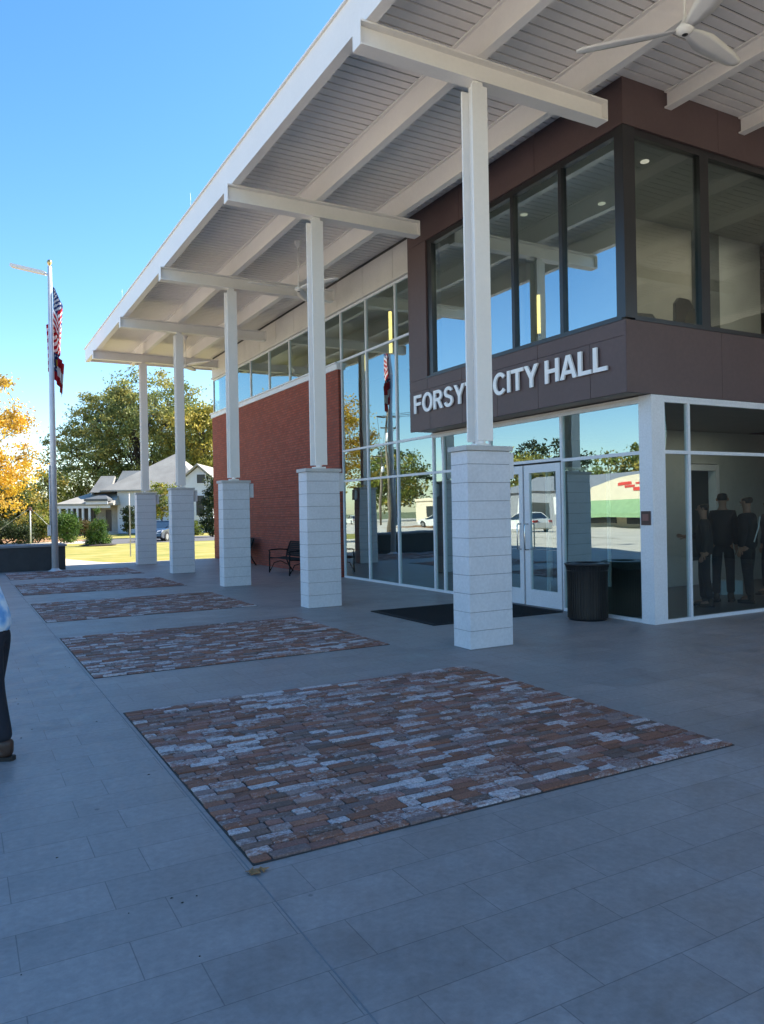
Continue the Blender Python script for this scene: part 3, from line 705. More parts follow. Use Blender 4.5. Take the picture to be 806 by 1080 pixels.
fan((6.3, 14.8, 6.25), 175, 'white ceiling fan on a long rod, half hidden by the second column')
fan((6.4, 24.2, 6.3), 60, 'farthest ceiling fan, its blade hanging just below the last cross beam')

# ------------------------------------------------------------------ litter bin, mat, benches
t = thing('litter_bin', 'round black metal litter bin beside the glass entrance door', 'litter bin', (7.86, 8.19, 0))
m = MB(); m.lathe([(.0, .0), (.265, 0), (.272, .03), (.268, .1), (.272, .68), (.285, .74), (.29, .77)], (7.86, 8.19, 0), 40); m.build('body', M['black'], t)
m = MB()
for k in range(44):
    a = 2 * math.pi * k / 44; c_, s_ = math.cos(a), math.sin(a)
    m.tube([(7.86 + .276 * c_, 8.19 + .276 * s_, .03), (7.86 + .273 * c_, 8.19 + .273 * s_, .35), (7.86 + .279 * c_, 8.19 + .279 * s_, .70), (7.86 + .30 * c_, 8.19 + .30 * s_, .785)], .008, 5, cap=False)
m.build('slats', M['black'], t)
m = MB(); ring = [(7.86 + .305 * math.cos(2 * math.pi * k / 40), 8.19 + .305 * math.sin(2 * math.pi * k / 40), .79) for k in range(41)]; m.tube(ring, .014, 8)
ring = [(7.86 + .283 * math.cos(2 * math.pi * k / 40), 8.19 + .283 * math.sin(2 * math.pi * k / 40), .70) for k in range(41)]; m.tube(ring, .008, 6); m.build('rim', M['black'], t)
m = MB(); m.lathe([(.29, .775), (.25, .80), (.18, .805), (.155, .78), (.15, .60), (.0, .60)], (7.86, 8.19, 0), 32); m.build('lid', M['black'], t)

o = MB(); o.bbox(5.72, 8.07, 8.93, 10.78, .001, .014, .004)
for i in range(38): o.box(5.80, 7.99, 9.0 + i * .046, 9.0 + i * .046 + .02, .0142, .018)
tag(rebase(o.build('door_mat', M['rubber']), (6.9, 9.85, 0)), 'long black ribbed entrance mat in front of the glass doors', 'door mat')

def bench(y0, label):
    ln = 1.5; t = thing('bench', label, 'bench', (7.75, y0 + ln / 2, 0), group='black metal benches along the brick wall')
    def P(x, y, z): return (x - 7.75, y - ln / 2, z)
    xf, xb = 7.30, 7.86
    for y in (.04, ln - .04):
        m = MB()
        m.tube([P(xf, y, 0), P(xf + .01, y, .2), P(xf, y, .40), P(xf + .02, y, .56)], .019, 7)
        m.tube([P(xb + .12, y, 0), P(xb + .0, y, .17), P(xb - .08, y, .38), P(xb - .04, y, .58), P(xb + .06, y, .82)], .019, 7)
        m.tube([P(xf + .02, y, .05), P(xf + .14, y, .26), P(xf + .32, y, .30), P(xb - .04, y, .2)], .012, 6)
        m.tube([P(xf, y, .39), P(xb - .08, y, .37)], .016, 6)
        m.build('leg', M['iron'], t, world=False)
        m = MB(); m.tube([P(xf + .02, y, .55), P(xf - .01, y, .585), P(xf + .05, y, .61), P(xf + .3, y, .62), P(xb - .02, y, .60)], .019, 7); m.build('armrest', M['iron'], t, world=False)
    m = MB()
    for k in range(9): x = xf - .01 + k * .053; z = .405 - .018 * math.sin(k / 8 * math.pi); m.box(x - 7.75, x + .038 - 7.75, -ln / 2 + .0, ln / 2, z, z + .012)
    m.build('seat', M['iron'], t, world=False)
    m = MB()
    for k in range(8): z = .44 + k * .05; x = xb - .085 + (z - .40) * .36; m.box(x - 7.75, x + .020 - 7.75, -ln / 2 + .03, ln / 2 - .03, z, z + .046)
    m.build('backrest', M['iron'], t, world=False)
bench(18.03, 'black slatted metal bench against the brick wall, seen between the second and third columns')
bench(22.4, 'farther black metal bench by the brick wall, mostly hidden behind the third column')

# ------------------------------------------------------------------ flagpole, lamp, flags
FX, FY = 2.49, 24.4
t = thing('flagpole', 'tall silver flagpole rising beside the dark planter, with a gold ball on top', 'flagpole', (FX, FY, 0))
m = MB(); m.tube([(FX, FY, 0), (FX, FY, 4), (FX, FY, 8.95)], [.095, .085, .055], 16); m.build('pole', M['galv'], t)
m = MB(); m.lathe([(.0, 9.16), (.05, 9.13), (.075, 9.07), (.05, 9.0), (.02, 8.97), (.02, 8.92)], (FX, FY, 0), 16); m.build('finial', pbr('gold_ball', (.55, .38, .16), .3, metal=.8), t)
m = MB(); m.lathe([(.19, 0), (.19, .02), (.12, .05), (.1, .09)], (FX, FY, 0), 18); m.build('base_collar', M['galv'], t)
m = MB(); m.tube([(FX - .11, FY - .03, 1.25), (FX - .11, FY - .03, 3.1)], .024, 6); m.bbox(FX - .19, FX - .10, FY - .08, FY + .02, 1.05, 1.35, .005); m.build('cleat_box', M['galv'], t)
m = MB(); m.tube([(FX + .07, FY - .09, 1.3), (FX + .05, FY - .07, 8.9)], .005, 5); m.build('halyard', M['whiteline'], t)
t = thing('pole_lamp', 'flat solar light bar angled up to the left from the flagpole top', 'lamp', (FX, FY, 8.7))
la = [(FX, FY, 8.68), (FX - .22, FY + .12, 8.80)]; m = MB(); m.tube(la, .03, 8); m.build('arm', M['galv'], t)
dx = Vector((-.93, .42, .24)).normalized(); m = MB(); p0 = Vector((FX - .12, FY + .06, 8.75)); sd_ = dx.cross(Vector((0, 0, 1))).normalized(); upv = sd_.cross(dx)
vs_ = [p0 + dx * a * .98 + sd_ * b * .12 + upv * c * .042 for a in (0, 1) for b in (-1, 1) for c in (-1, 1)]
m.poly(vs_, [(0, 1, 3, 2), (4, 6, 7, 5), (0, 4, 5, 1), (2, 3, 7, 6), (0, 2, 6, 4), (1, 5, 7, 3)]); m.build('light_bar', M['panel_white'], t)

def flag(name, label, ztop, hoist, fly, drop, sgn, spread, colf, wrap=0, ns=96, nt_=60, seed=0):
    """limp cloth: the hoist edge runs down the pole, the fly falls in folds"""
    verts = []; rv = Vector((cy, -sy, 0)); dv = Vector((sy, cy, 0))
    for j in range(nt_ + 1):
        tt = j / nt_
        for i in range(ns + 1):
            s_ = i / ns
            if wrap and s_ > .45:
                q_ = (s_ - .45) / .55; r_ = spread - (spread + wrap) * q_ ** .8; dep0 = .16 * math.sin(q_ * math.pi * .6); fall = .8 + .35 * q_
            else:
                q_ = min(1, s_ / (.45 if wrap else 1)); r_ = spread * math.sin(q_ * math.pi / 2); dep0 = 0; fall = .8 * q_ ** 1.3 if wrap else q_
            r_ = r_ * (1 - .2 * tt) + .03 * math.sin(s_ * 19 + tt * 1.5 + seed) * s_
            z = ztop - tt * hoist * (1 + .18 * s_) - fall * drop - .02 * math.sin(s_ * 9 + seed)
            dep = dep0 + .07 * math.sin(s_ * 21 + tt * 2.2 + seed) * min(1, s_ * 3) + .03 * math.sin(s_ * 37 + tt * 4)
            p = Vector((FX, FY, 0)) + rv * (sgn * (.07 + r_)) + dv * (dep + .02); verts.append((p.x, p.y, z))
    faces = []; cols = []
    for j in range(nt_):
        for i in range(ns):
            a = j * (ns + 1) + i; faces.append((a, a + 1, a + ns + 2, a + ns + 1)); cols.append(rgba(colf((i + .5) / ns, (j + .5) / nt_)))
    m = MB(); m.poly(verts, faces, 0, True); o = m.build(name, M['flagcloth'], fix=False); setcol(o, cols)
    sm = o.modifiers.new('thick', 'SOLIDIFY'); sm.thickness = .004
    rebase(o, (FX, FY, ztop - hoist)); tag(o, label, 'flag'); return o
RED, WHT, BLU = (.50, .018, .03), (.78, .77, .78), (.015, .03, .13)
def us(s_, t_):
    if s_ < .40 and t_ < 7 / 13:
        gx, gy = s_ / .40 * 12, t_ / (7 / 13) * 10
        i, j = round(gx), round(gy)
        if 0 < i < 12 and 0 < j < 10 and (i + j) % 2 == 0 and math.hypot(gx - i, (gy - j)) < .42: return WHT
        return BLU
    return RED if int(t_ * 13) % 2 == 0 else WHT
def ga(s_, t_):
    if s_ < .40 and t_ < 2 / 3:
        u_, v_ = (s_ / .40 - .5) * 1.0, (t_ / (2 / 3) - .5)
        rr = math.hypot(u_, v_); an = math.atan2(v_, u_) * 13 / (2 * math.pi)
        if .34 < rr < .42 and abs(an - round(an)) < .25: return WHT
        if abs(u_) < .13 and abs(v_) < .17: return (.45, .30, .05)
        return BLU
    return RED if (t_ < 1 / 3 or t_ > 2 / 3) else WHT
flag('flag', 'limp American flag with red and white stripes hanging from the flagpole', 8.38, 1.20, 1.9, .95, 1, .25, us, wrap=.30, seed=.6)
flag('flag', 'limp red, white and blue state flag hanging lower on the flagpole', 6.46, .80, 1.3, .42, 1, .26, ga, seed=2.2)
# part of the stars and stripes is blown round behind the pole: the same cloth continues on the other side
us2 = lambda s_, t_: us(.35 + .65 * s_, t_)

# planter wall
t = thing('planter_wall', 'long low dark stone planter wall with pale coping at the plaza edge', 'planter', (0, 25.3, 0))
m = MB(); m.bbox(-3.2, 2.84, 24.95, 26.3, 0, .70, .01); m.build('wall', M['granite'], t)
m = MB(); m.bbox(-3.24, 2.88, 24.91, 26.34, .705, .765, .008); m.build('coping', M['stonecap'], t)

# small debris
m = MB()
for dx_, dy_, rr, a in ((0, 0, .034, 0), (.035, .012, .028, 1), (-.02, .02, .026, 2.2)):
    n0 = 9; vs_ = [(1.135 + dx_ + rr * (1 if q % 2 else .55) * math.cos(a + q * 2 * math.pi / n0), 3.262 + dy_ + rr * (1 if q % 2 else .55) * math.sin(a + q * 2 * math.pi / n0), .006 + .012 * ((q * 37) % 5) / 5) for q in range(n0)]
    c0 = (1.135 + dx_, 3.262 + dy_, .014); m.poly(vs_ + [c0], [(q, (q + 1) % n0, n0) for q in range(n0)])
o = m.build('fallen_leaf', M['leafbrown'], fix=False); o.modifiers.new('thick', 'SOLIDIFY').thickness = .002
tag(rebase(o, (1.135, 3.262, 0)), 'crumpled brown leaf at the near corner of the closest brick panel', 'leaf')
m = MB(); rnd = random.Random(5)
for k in range(34):
    x = rnd.uniform(-.6, 1.05) if k < 45 else rnd.uniform(1.2, 4); y = rnd.uniform(2.3, 9) if k < 45 else rnd.uniform(1.6, 3.2)
    r_ = rnd.uniform(.003, .009); a = rnd.uniform(0, 3); n0 = 6
    vs_ = [(x + r_ * rnd.uniform(.5, 1.4) * math.cos(a + q * math.pi / 3), y + r_ * rnd.uniform(.4, .9) * math.sin(a + q * math.pi / 3), .002) for q in range(n0)] + [(x, y, .006)]
    m.poly(vs_, [(q, (q + 1) % n0, n0) for q in range(n0)])
o = m.build('grit', M['mortar'], fix=False); o['kind'] = 'stuff'

# ------------------------------------------------------------------ people
def skinmesh(name, verts, edges, radii, mat, parent, sub=2, root=0):
    me = bpy.data.meshes.new(name); me.from_pydata(verts, edges, [])
    o = bpy.data.objects.new(name, me); C.objects.link(o)
    md = o.modifiers.new('skin', 'SKIN'); md.use_smooth_shade = True
    for i, r_ in enumerate(radii):
        sv = me.skin_vertices[0].data[i]; sv.radius = r_ if hasattr(r_, '__len__') else (r_, r_)
        sv.use_root = (i == root)
    s2 = o.modifiers.new('sub', 'SUBSURF'); s2.levels = sub; s2.render_levels = sub
    bpy.context.view_layer.update()
    nm = bpy.data.meshes.new_from_object(o.evaluated_get(bpy.context.evaluated_depsgraph_get()))
    bpy.data.objects.remove(o); nm.materials.clear(); nm.materials.append(mat)
    for p in nm.polygons: p.use_smooth = True
    ob = bpy.data.objects.new(name, nm); C.objects.link(ob); ob.parent = parent
    return ob
def person(loc, rz, label, H=1.65, lean=(0, 0), stride=.12, armR=None, armL=None, top='shirt', legs='denim', cap=False, hair=True, sleeve_long=False, strap=False, bag=False):
    """facing local +y; all clothes are child meshes of one continuous body"""
    t = thing('person', label, 'person', loc, rz)
    k = H / 1.75; lx, ly = lean
    def Z(z): return z * k
    pel = (0, 0, Z(.95)); wai = (lx * .3, ly * .3, Z(1.10)); che = (lx * .75, ly * .75, Z(1.32)); nec = (lx, ly, Z(1.48)); hb = (lx * 1.02, ly * 1.05 + .01, Z(1.56)); hm = (lx, ly * 1.1 + .02, Z(1.65)); ht = (lx, ly * 1.1 + .01, Z(1.71))
    V_ = [pel, wai, che, nec, hb, hm, ht]; E_ = [(0, 1), (1, 2), (2, 3), (3, 4), (4, 5), (5, 6)]; Rr = [(.125, .10), (.12, .095), (.15, .105), .055, .062, (.078, .095), (.06, .075)]
    Rr = [tuple(x * k for x in r_) if hasattr(r_, '__len__') else r_ * k for r_ in Rr]
    arms = {}
    for sg, arm in ((1, armR), (-1, armL)):
        sh = Vector((lx + sg * .155 * k, ly, Z(1.40)))
        el, wr = arm if arm else (Vector((sg * .035, -.03, -.27)), Vector((sg * .0, .06, -.24)))
        el = sh + Vector(el) * k; wr_ = el + Vector(wr) * k; d = (wr_ - el).normalized(); ha = wr_ + d * .07 * k
        n = len(V_); V_ += [tuple(sh), tuple(el), tuple(wr_), tuple(ha)]; E_ += [(2, n), (n, n + 1), (n + 1, n + 2), (n + 2, n + 3)]; Rr += [.055 * k, .042 * k, .028 * k, (.038 * k, .018 * k)]
        side = d.cross(Vector((1, 0, 0))).normalized()
        for q, (off, ln) in enumerate(((-.026, .065), (-.009, .078), (.009, .074), (.026, .058))):
            n2 = len(V_); b = ha + side * off * k; mid = b + d * ln * .55 * k + Vector((-sg * .006, 0, 0)); e = b + d * ln * k + Vector((-sg * .018, .0, 0))
            V_ += [tuple(b + d * .012), tuple(mid), tuple(e)]; E_ += [(n + 3, n2), (n2, n2 + 1), (n2 + 1, n2 + 2)]; Rr += [.0095, .0088, .0075]
        n2 = len(V_); b = wr_ + d * .025 * k + side * .028 * k; V_ += [tuple(b), tuple(b + d * .035 * k + side * .022 * k), tuple(b + d * .062 * k + side * .026 * k)]; E_ += [(n + 2, n2), (n2, n2 + 1), (n2 + 1, n2 + 2)]; Rr += [.012, .0105, .009]
        arms[sg] = (sh, el, wr_)
    lg = {}
    for sg in (1, -1):
        st = stride * sg; hp = Vector((sg * .085 * k, 0, Z(.90))); kn = Vector((sg * .095 * k, st * .6 + .005, Z(.50))); an = Vector((sg * .10 * k, st - .03, Z(.09))); to = an + Vector((sg * .02, .15 * k, -.045 * k))
        n = len(V_); V_ += [tuple(hp), tuple(kn), tuple(an), tuple(to)]; E_ += [(0, n), (n, n + 1), (n + 1, n + 2), (n + 2, n + 3)]; Rr += [.078 * k, .055 * k, .038 * k, (.035 * k, .025 * k)]; lg[sg] = (hp, kn, an, to)
    body = skinmesh('body', V_, E_, Rr, M['skin'], t)
    # face: nose, eyes, ears sit on the head
    fm = MB(); hy = ly * 1.1 + .02
    fm.lathe([(0, .026), (.012, .018), (.015, 0), (.0, -.01)], (lx, hy + .088 * k, Z(1.625)), 8)
    for sg in (1, -1): fm.lathe([(0, .03), (.016, .02), (.02, 0), (.014, -.022), (0, -.03)], (lx + sg * .079 * k, hy - .01, Z(1.635)), 8)
    fm.build('face_detail', M['skin'], t, world=False)
    em = MB()
    for sg in (1, -1): em.lathe([(0, .008), (.010, 0), (0, -.008)], (lx + sg * .03 * k, hy + .083 * k, Z(1.65)), 8)
    em.box(lx - .02, lx + .02, hy + .084 * k, hy + .09 * k, Z(1.59), Z(1.596)); em.build('eyes_and_mouth', M['hair'], t, world=False)
    g = .022
    # trousers
    Vt = [(0, 0, Z(.97)), (0, 0, Z(.90))]; Et = [(0, 1)]; Rt = [(.15 * k, .122 * k), (.15 * k, .13 * k)]
    for sg in (1, -1):
        hp, kn, an, to = lg[sg]; n = len(Vt); th = hp.lerp(kn, .45); cf = kn.lerp(an, .45); bo = kn.lerp(an, .93)
        Vt += [tuple(hp), tuple(th), tuple(kn), tuple(cf), tuple(bo)]; Et += [(1, n), (n, n + 1), (n + 1, n + 2), (n + 2, n + 3), (n + 3, n + 4)]; Rt += [.10 * k, .088 * k, .073 * k, .068 * k, .066 * k]
    skinmesh('trousers', Vt, Et, Rt, M[legs], t)
    for sg in (1, -1):
        hp, kn, an, to = lg[sg]
        heel = an + Vector((0, -.035 * k, -.03 * k))
        sh_ = skinmesh('boot', [tuple(an + Vector((0, -.01, .07 * k))), tuple(an), tuple(an + Vector((0, -.02, -.045 * k))), tuple(an + Vector((0, .07 * k, -.045 * k))), tuple(an + Vector((sg * .01, .16 * k, -.055 * k)))], [(0, 1), (1, 2), (2, 3), (3, 4)], [.058 * k, .055 * k, (.052 * k, .05 * k), (.048 * k, .042 * k), (.045 * k, .034 * k)], M['boot'], t)
        m = MB(); zb = an.z - .09 * k; pts = [(an.x + a_ * k, an.y + b_ * k) for a_, b_ in ((-.038, -.05), (-.02, -.065), (.02, -.065), (.038, -.05), (.045, .05), (.052, .13), (.03, .205), (-.02, .205), (-.045, .14), (-.04, .05))]
        m.prism(pts, 2, zb, zb + .028 * k); m.build('sole', M['sole'], sh_, world=False)
    # top: torso + sleeves
    Vs = [(lx * .1, -.015, Z(.82)), wai, (lx * .5, ly * .5, Z(1.2)), che, (lx * .95, ly * .95, Z(1.47))]; Es = [(0, 1), (1, 2), (2, 3), (3, 4)]
    Rs = [(.178 * k, .168 * k), (.168 * k, .150 * k), (.165 * k, .142 * k), (.160 * k, .130 * k), (.078 * k, .078 * k)]
    for sg in (1, -1):
        sh, el, wr_ = arms[sg]; n = len(Vs)
        if sleeve_long: Vs += [tuple(sh), tuple(el), tuple(el.lerp(wr_, .93))]; Es += [(3, n), (n, n + 1), (n + 1, n + 2)]; Rs += [.078 * k, .062 * k, .048 * k]
        else: Vs += [tuple(sh), tuple(sh.lerp(el, .75))]; Es += [(3, n), (n, n + 1)]; Rs += [.078 * k, .072 * k]
    skinmesh('shirt' if top == 'shirt' else 'jacket', Vs, Es, Rs, M[top], t)
    if hair: skinmesh('hair', [(lx, ly * 1.1 - .015, Z(1.60)), (lx, ly * 1.1 - .008, Z(1.67)), (lx, ly * 1.1 + .0, Z(1.725))], [(0, 1), (1, 2)], [(.078 * k, .07 * k), (.092 * k, .095 * k), (.075 * k, .085 * k)], M['hair'], t)
    if cap:
        c_ = skinmesh('cap', [(lx, ly * 1.1 + .01, Z(1.69)), (lx, ly * 1.1 + .01, Z(1.74))], [(0, 1)], [(.098 * k, .11 * k), (.07 * k, .08 * k)], M['darkcloth'], t)
        m = MB(); pts = [(lx - .075, hy + .05), (lx + .075, hy + .05), (lx + .06, hy + .15), (lx, hy + .175), (lx - .06, hy + .15)]; m.prism(pts, 2, Z(1.685), Z(1.697)); m.build('brim', M['darkcloth'], c_, world=False)
    if strap:
        m = MB(); m.tube([(lx + .10, ly - .155, Z(1.40)), (lx + .02, ly - .165, Z(1.22)), (lx - .12, ly * .3 - .16, Z(1.0))], .011, 6); m.build('strap', M['whiteline'], t, world=False)
    return t
# passer-by cut by the left edge of the photograph, seen side-on, facing left
# local +y -> image left
pl = Vector((.279, 5.74, 0)) + Vector((-cy, sy, 0)) * .09
person((pl.x, pl.y, 0), math.atan2(sy, -cy) - math.pi / 2, 'walker at the left edge in light blue patterned shirt, black trousers and brown boots', H=1.62, lean=(0, .19), stride=.08, armR=((.05, .03, -.26), (-.02, .2, -.08)), armL=((-.05, .04, -.26), (.02, .2, -.06)))
# group inside the lobby, just behind the side glass, backs and profiles
def inside(px, D, rz, label, **kw):
    p = at(px, D); person((p.x, p.y, .02), rz, label, legs='darkcloth', sleeve_long=True, **kw)
inside(742, 11.95, R(40), 'person inside the lobby in a dark jacket, leftmost of the group behind the side glass', H=1.62, top='darkcloth2', stride=.04, armR=((.03, .1, -.24), (-.1, .2, .02)))
inside(762, 12.5, R(-60), 'taller person in dark clothes and a peaked cap, second from left behind the side glass', H=1.78, top='darkcloth', stride=.06, cap=True)
inside(788, 12.3, R(10), 'person in black with a pale strap slung over the back, third behind the side glass', H=1.72, top='darkcloth', stride=.05, strap=True)
inside(812, 13.3, R(70), 'person at the right photo edge behind the side glass in charcoal clothing', H=1.68, top='darkcloth2', stride=.05)
t = at(766, 13.6); m = MB(); m.bbox(-.2, .2, -.15, .15, 0, .24, .006); o = m.build('storage_box', M['papier']); o.location = (t.x, t.y, .02); o.rotation_euler = (0, 0, R(-25))
tag(o, 'pale blue box on the lobby floor between the legs of the people inside', 'box')

# office chairs behind the upper side window
def office_chair(x, y, rz, hb, label):
    t = thing('office_chair', label, 'office chair', (x, y, 3.3), rz, 'office chairs upstairs')
    m = MB(); m.bbox(-.24, .24, -.22, .24, .44, .52, .03); m.build('seat', M['black'], t, world=False)
    m = MB(); pts = [(-.20, .58), (-.25, .8), (-.23, hb - .1), (-.13, hb), (.13, hb), (.23, hb - .1), (.25, .8), (.20, .58)]; m.prism(pts, 1, -.27, -.22); m.build('backrest', M['black'], t, world=False)
    m = MB(); m.tube([(0, 0, .1), (0, 0, .44)], .03, 8)
    for k in range(5): a = k * 2 * math.pi / 5; m.tube([(0, 0, .11), (.28 * math.cos(a), .28 * math.sin(a), .06)], .02, 6); m.lathe([(0, .06), (.028, .03), (0, 0)], (.28 * math.cos(a), .28 * math.sin(a), 0), 8)
    m.build('base', M['black'], t, world=False)
    for sg in (-1, 1): m = MB(); m.tube([(sg * .26, -.2, .5), (sg * .29, -.18, .72), (sg * .29, .12, .73)], .018, 6); m.build('armrest', M['black'], t, world=False)
office_chair(8.95, 7.85, R(170), 1.16, 'dark office chair behind the upper corner window, the leftmost one')
office_chair(9.5, 7.95, R(60), 1.22, 'dark office chair turned sideways beside the upper window mullion')
office_chair(10.30, 8.2, R(185), 1.62, 'tall high-backed black office chair right of the upper window mullion')

# ------------------------------------------------------------------ trees
def leafmesh(name, pts, size, cols, parent, loc, rnd, flat=.0, mat='foliage'):
    n = len(pts); rs = np.random.RandomState(rnd)
    a = rs.normal(size=(n, 3)); a[:, 2] *= (1 - flat); a /= np.linalg.norm(a, axis=1)[:, None]
    b = np.cross(a, rs.normal(size=(n, 3))); b /= np.linalg.norm(b, axis=1)[:, None]
    sz = size * rs.uniform(.55, 1.35, size=(n, 1)); P_ = np.asarray(pts) - np.asarray(loc)
    a *= sz; b *= sz * .55
    V_ = np.stack([P_ - a, P_ + b * .9, P_ + a, P_ - b * .9], 1).reshape(-1, 3)
    me = bpy.data.meshes.new(name); me.vertices.add(4 * n); me.vertices.foreach_set('co', V_.astype(np.float32).ravel())
    me.loops.add(4 * n); me.loops.foreach_set('vertex_index', np.arange(4 * n, dtype=np.int32)); me.polygons.add(n)
    me.polygons.foreach_set('loop_start', np.arange(0, 4 * n, 4, dtype=np.int32)); me.update(calc_edges=True); me.validate()
    me.materials.append(M[mat]); o = bpy.data.objects.new(name, me); C.objects.link(o); o.parent = parent
    setcol(o, np.c_[cols, np.ones(n)]); return o
def tree(name, label, loc, H, crown, trunk_r, leaf, nclump, per, palette, seed, group=None, clear=.2, cl_r=.9, nlimb=11, lean=0):
    """crown: list of ellipsoids (dx,dy,z,rx,ry,rz); limbs reach into them, leaves cluster at the twig ends"""
    rs = np.random.RandomState(seed); t = thing(name, label, 'tree', loc, group=group); lo = np.array(loc, float)
    m = MB(); top = np.array([lean, 0, H * .80]); tr = [(0, 0, -.3), (lean * .2, .02 * H, H * .2), (lean * .5, 0, H * .45), tuple(top)]
    m.tube(tr, [trunk_r * 1.25, trunk_r, trunk_r * .62, trunk_r * .2], 9)
    vol = np.array([e[3] * e[4] * e[5] for e in crown]) ; vol = vol / vol.sum()
    clumps = []
    for i in range(nclump):
        e = crown[rs.choice(len(crown), p=vol)]; d = rs.normal(size=3); d /= np.linalg.norm(d); rr = rs.uniform(.35, 1.0) ** .55
        clumps.append((e[0] + d[0] * e[3] * rr, e[1] + d[1] * e[4] * rr, e[2] + d[2] * e[5] * rr))
    clumps = np.array(clumps)
    # main limbs
    nodes = [np.array(q) for q in ((lean * .3, 0, H * clear), (lean * .4, 0, H * (clear + .12)), (lean * .5, 0, H * (clear + .22)), (lean * .7, 0, H * (clear + .35)))]
    limbs = []
    for i in range(nlimb):
        c = clumps[rs.randint(len(clumps))]; s0 = nodes[rs.randint(len(nodes))]; mid = s0 * .45 + c * .55 + np.array([0, 0, H * .04]); mid[:2] += rs.normal(size=2) * H * .02
        q1 = s0 * .72 + mid * .28 + rs.normal(size=3) * H * .012
        m.tube([tuple(s0), tuple(q1), tuple(mid), tuple(c)], [trunk_r * .42, trunk_r * .33, trunk_r * .2, trunk_r * .06], 6, cap=False); limbs += [q1, mid, (mid + c) / 2, c]
    limbs = np.array(limbs)
    for c in clumps[::2]:
        j = np.argmin(((limbs - c) ** 2).sum(1)); s0 = limbs[j]; mid = (s0 + c) / 2 + rs.normal(size=3) * H * .012
        m.tube([tuple(s0), tuple(mid), tuple(c)], [trunk_r * .11, trunk_r * .07, trunk_r * .03], 4, cap=False)
    m.build('trunk', M['bark'], t, world=False)
    pts = []; cols = []
    pal = np.array(palette)
    for c in clumps:
        k = int(per * rs.uniform(.5, 1.5)); rad = cl_r * rs.uniform(.6, 1.4)
        q = rs.normal(size=(k, 3)) * rad * np.array([.55, .55, .34]); pts.append(q + c)
        base = pal[rs.randint(len(pal))] * rs.uniform(.75, 1.25); cols.append(base * rs.uniform(.85, 1.18, size=(k, 1)))
    P_ = np.concatenate(pts) + lo; leafmesh('crown', P_, leaf, np.concatenate(cols), t, lo, seed)
    return t
OAK = [(.21, .24, .075), (.27, .275, .08), (.165, .20, .065), (.34, .30, .08)]
OAK_Y = [(.34, .31, .06), (.28, .27, .055), (.20, .215, .05), (.40, .32, .06)]
ORG = [(.62, .41, .03), (.56, .32, .03), (.66, .47, .06), (.48, .32, .06)]
DKG = [(.035, .055, .018), (.05, .07, .02), (.03, .045, .018)]
YGR = [(.20, .21, .035), (.34, .26, .05), (.13, .16, .03)]
p = at(152, 92, -.15)
tree('oak_tree', 'huge spreading tree with olive and gold leaves towering behind the white house', tuple(p), 20, [(0, 0, 10.5, 9.2, 7, 6.4), (-6.0, 3.3, 8.0, 5.2, 5, 4.8), (1.4, 0, 15.0, 6.0, 5, 4.6), (5.4, -3, 10.6, 5.0, 4.5, 4.8), (-3.4, 1.8, 13.4, 5, 4, 3.8)], .55, .17, 640, 88, OAK, 3, clear=.10, cl_r=.98, nlimb=30)
p = at(216, 88, -.15)
tree('oak_tree', 'gold-green tree rising right of the huge one, just past the clerestory end', tuple(p), 16, [(0, 0, 9.2, 4.6, 4, 5.2), (-1.5, 0, 6, 4, 3.5, 3), (1.5, 0, 13, 2.6, 2.6, 2.2)], .35, .19, 260, 70, OAK_Y, 4, clear=.15, cl_r=1.0, nlimb=16)
p = at(-62, 33, -.1)
tree('maple_tree', 'bright orange autumn tree leaning in at the left photo edge', tuple(p), 9.8, [(-.5, 0, 5.6, 3.1, 2.6, 2.9), (1.9, 0, 4.1, 1.9, 1.7, 1.7), (1.7, .5, 6.2, 2.1, 1.8, 1.9), (2.1, 0, 2.6, 1.5, 1.3, .8)], .18, .075, 330, 80, ORG, 5, clear=.2, cl_r=.42, nlimb=18, lean=.6)
for px, D, H, r_, pal, lab, sd2 in ((18, 74, 5.4, 3.0, YGR, 'olive green tree behind the orange one, left of the flagpole', 21), (52, 80, 7.0, 3.2, YGR, 'yellow-green tree behind the shrubs at the foot of the flagpole', 22), (84, 92, 6.6, 2.8, YGR + [(.30, .17, .04)], 'low yellowing tree between flagpole and house', 23), (-20, 70, 7, 3.4, DKG, 'dark green tree at the left edge under the orange leaves', 24)):
    p = at(px, D, -.15); tree('broadleaf_tree', lab, tuple(p), H, [(0, 0, H * .55, r_, r_, H * .42), (r_ * .4, 0, H * .35, r_ * .8, r_, H * .28)], .16, .15, 120, 60, pal, sd2, clear=.15, cl_r=.75, nlimb=8)
p = at(171, 60, -.1); tree('dogwood_tree', 'small yellow-green tree seen in the gap between the two farthest columns', tuple(p), 4.6, [(0, 0, 2.9, 1.1, 1.1, 1.6)], .07, .085, 60, 60, [(.34, .27, .03), (.22, .24, .03), (.14, .17, .03)], 31, clear=.2, cl_r=.34, nlimb=6)
p = at(224, 58, -.1); tree('evergreen_tree', 'dark evergreen beside the right gable of the white house', tuple(p), 5.4, [(0, 0, 2.0, .85, .85, 1.9), (0, 0, 3.7, .55, .55, 1.2)], .08, .09, 90, 60, DKG, 32, clear=.1, cl_r=.32, nlimb=5)
p = at(136, 66, -.1); tree('evergreen_tree', 'small dark evergreen against the white house wall beside the signpost', tuple(p), 2.8, [(0, 0, 1.4, .55, .55, 1.2)], .05, .09, 40, 60, DKG, 33, clear=.1, cl_r=.28, nlimb=4)
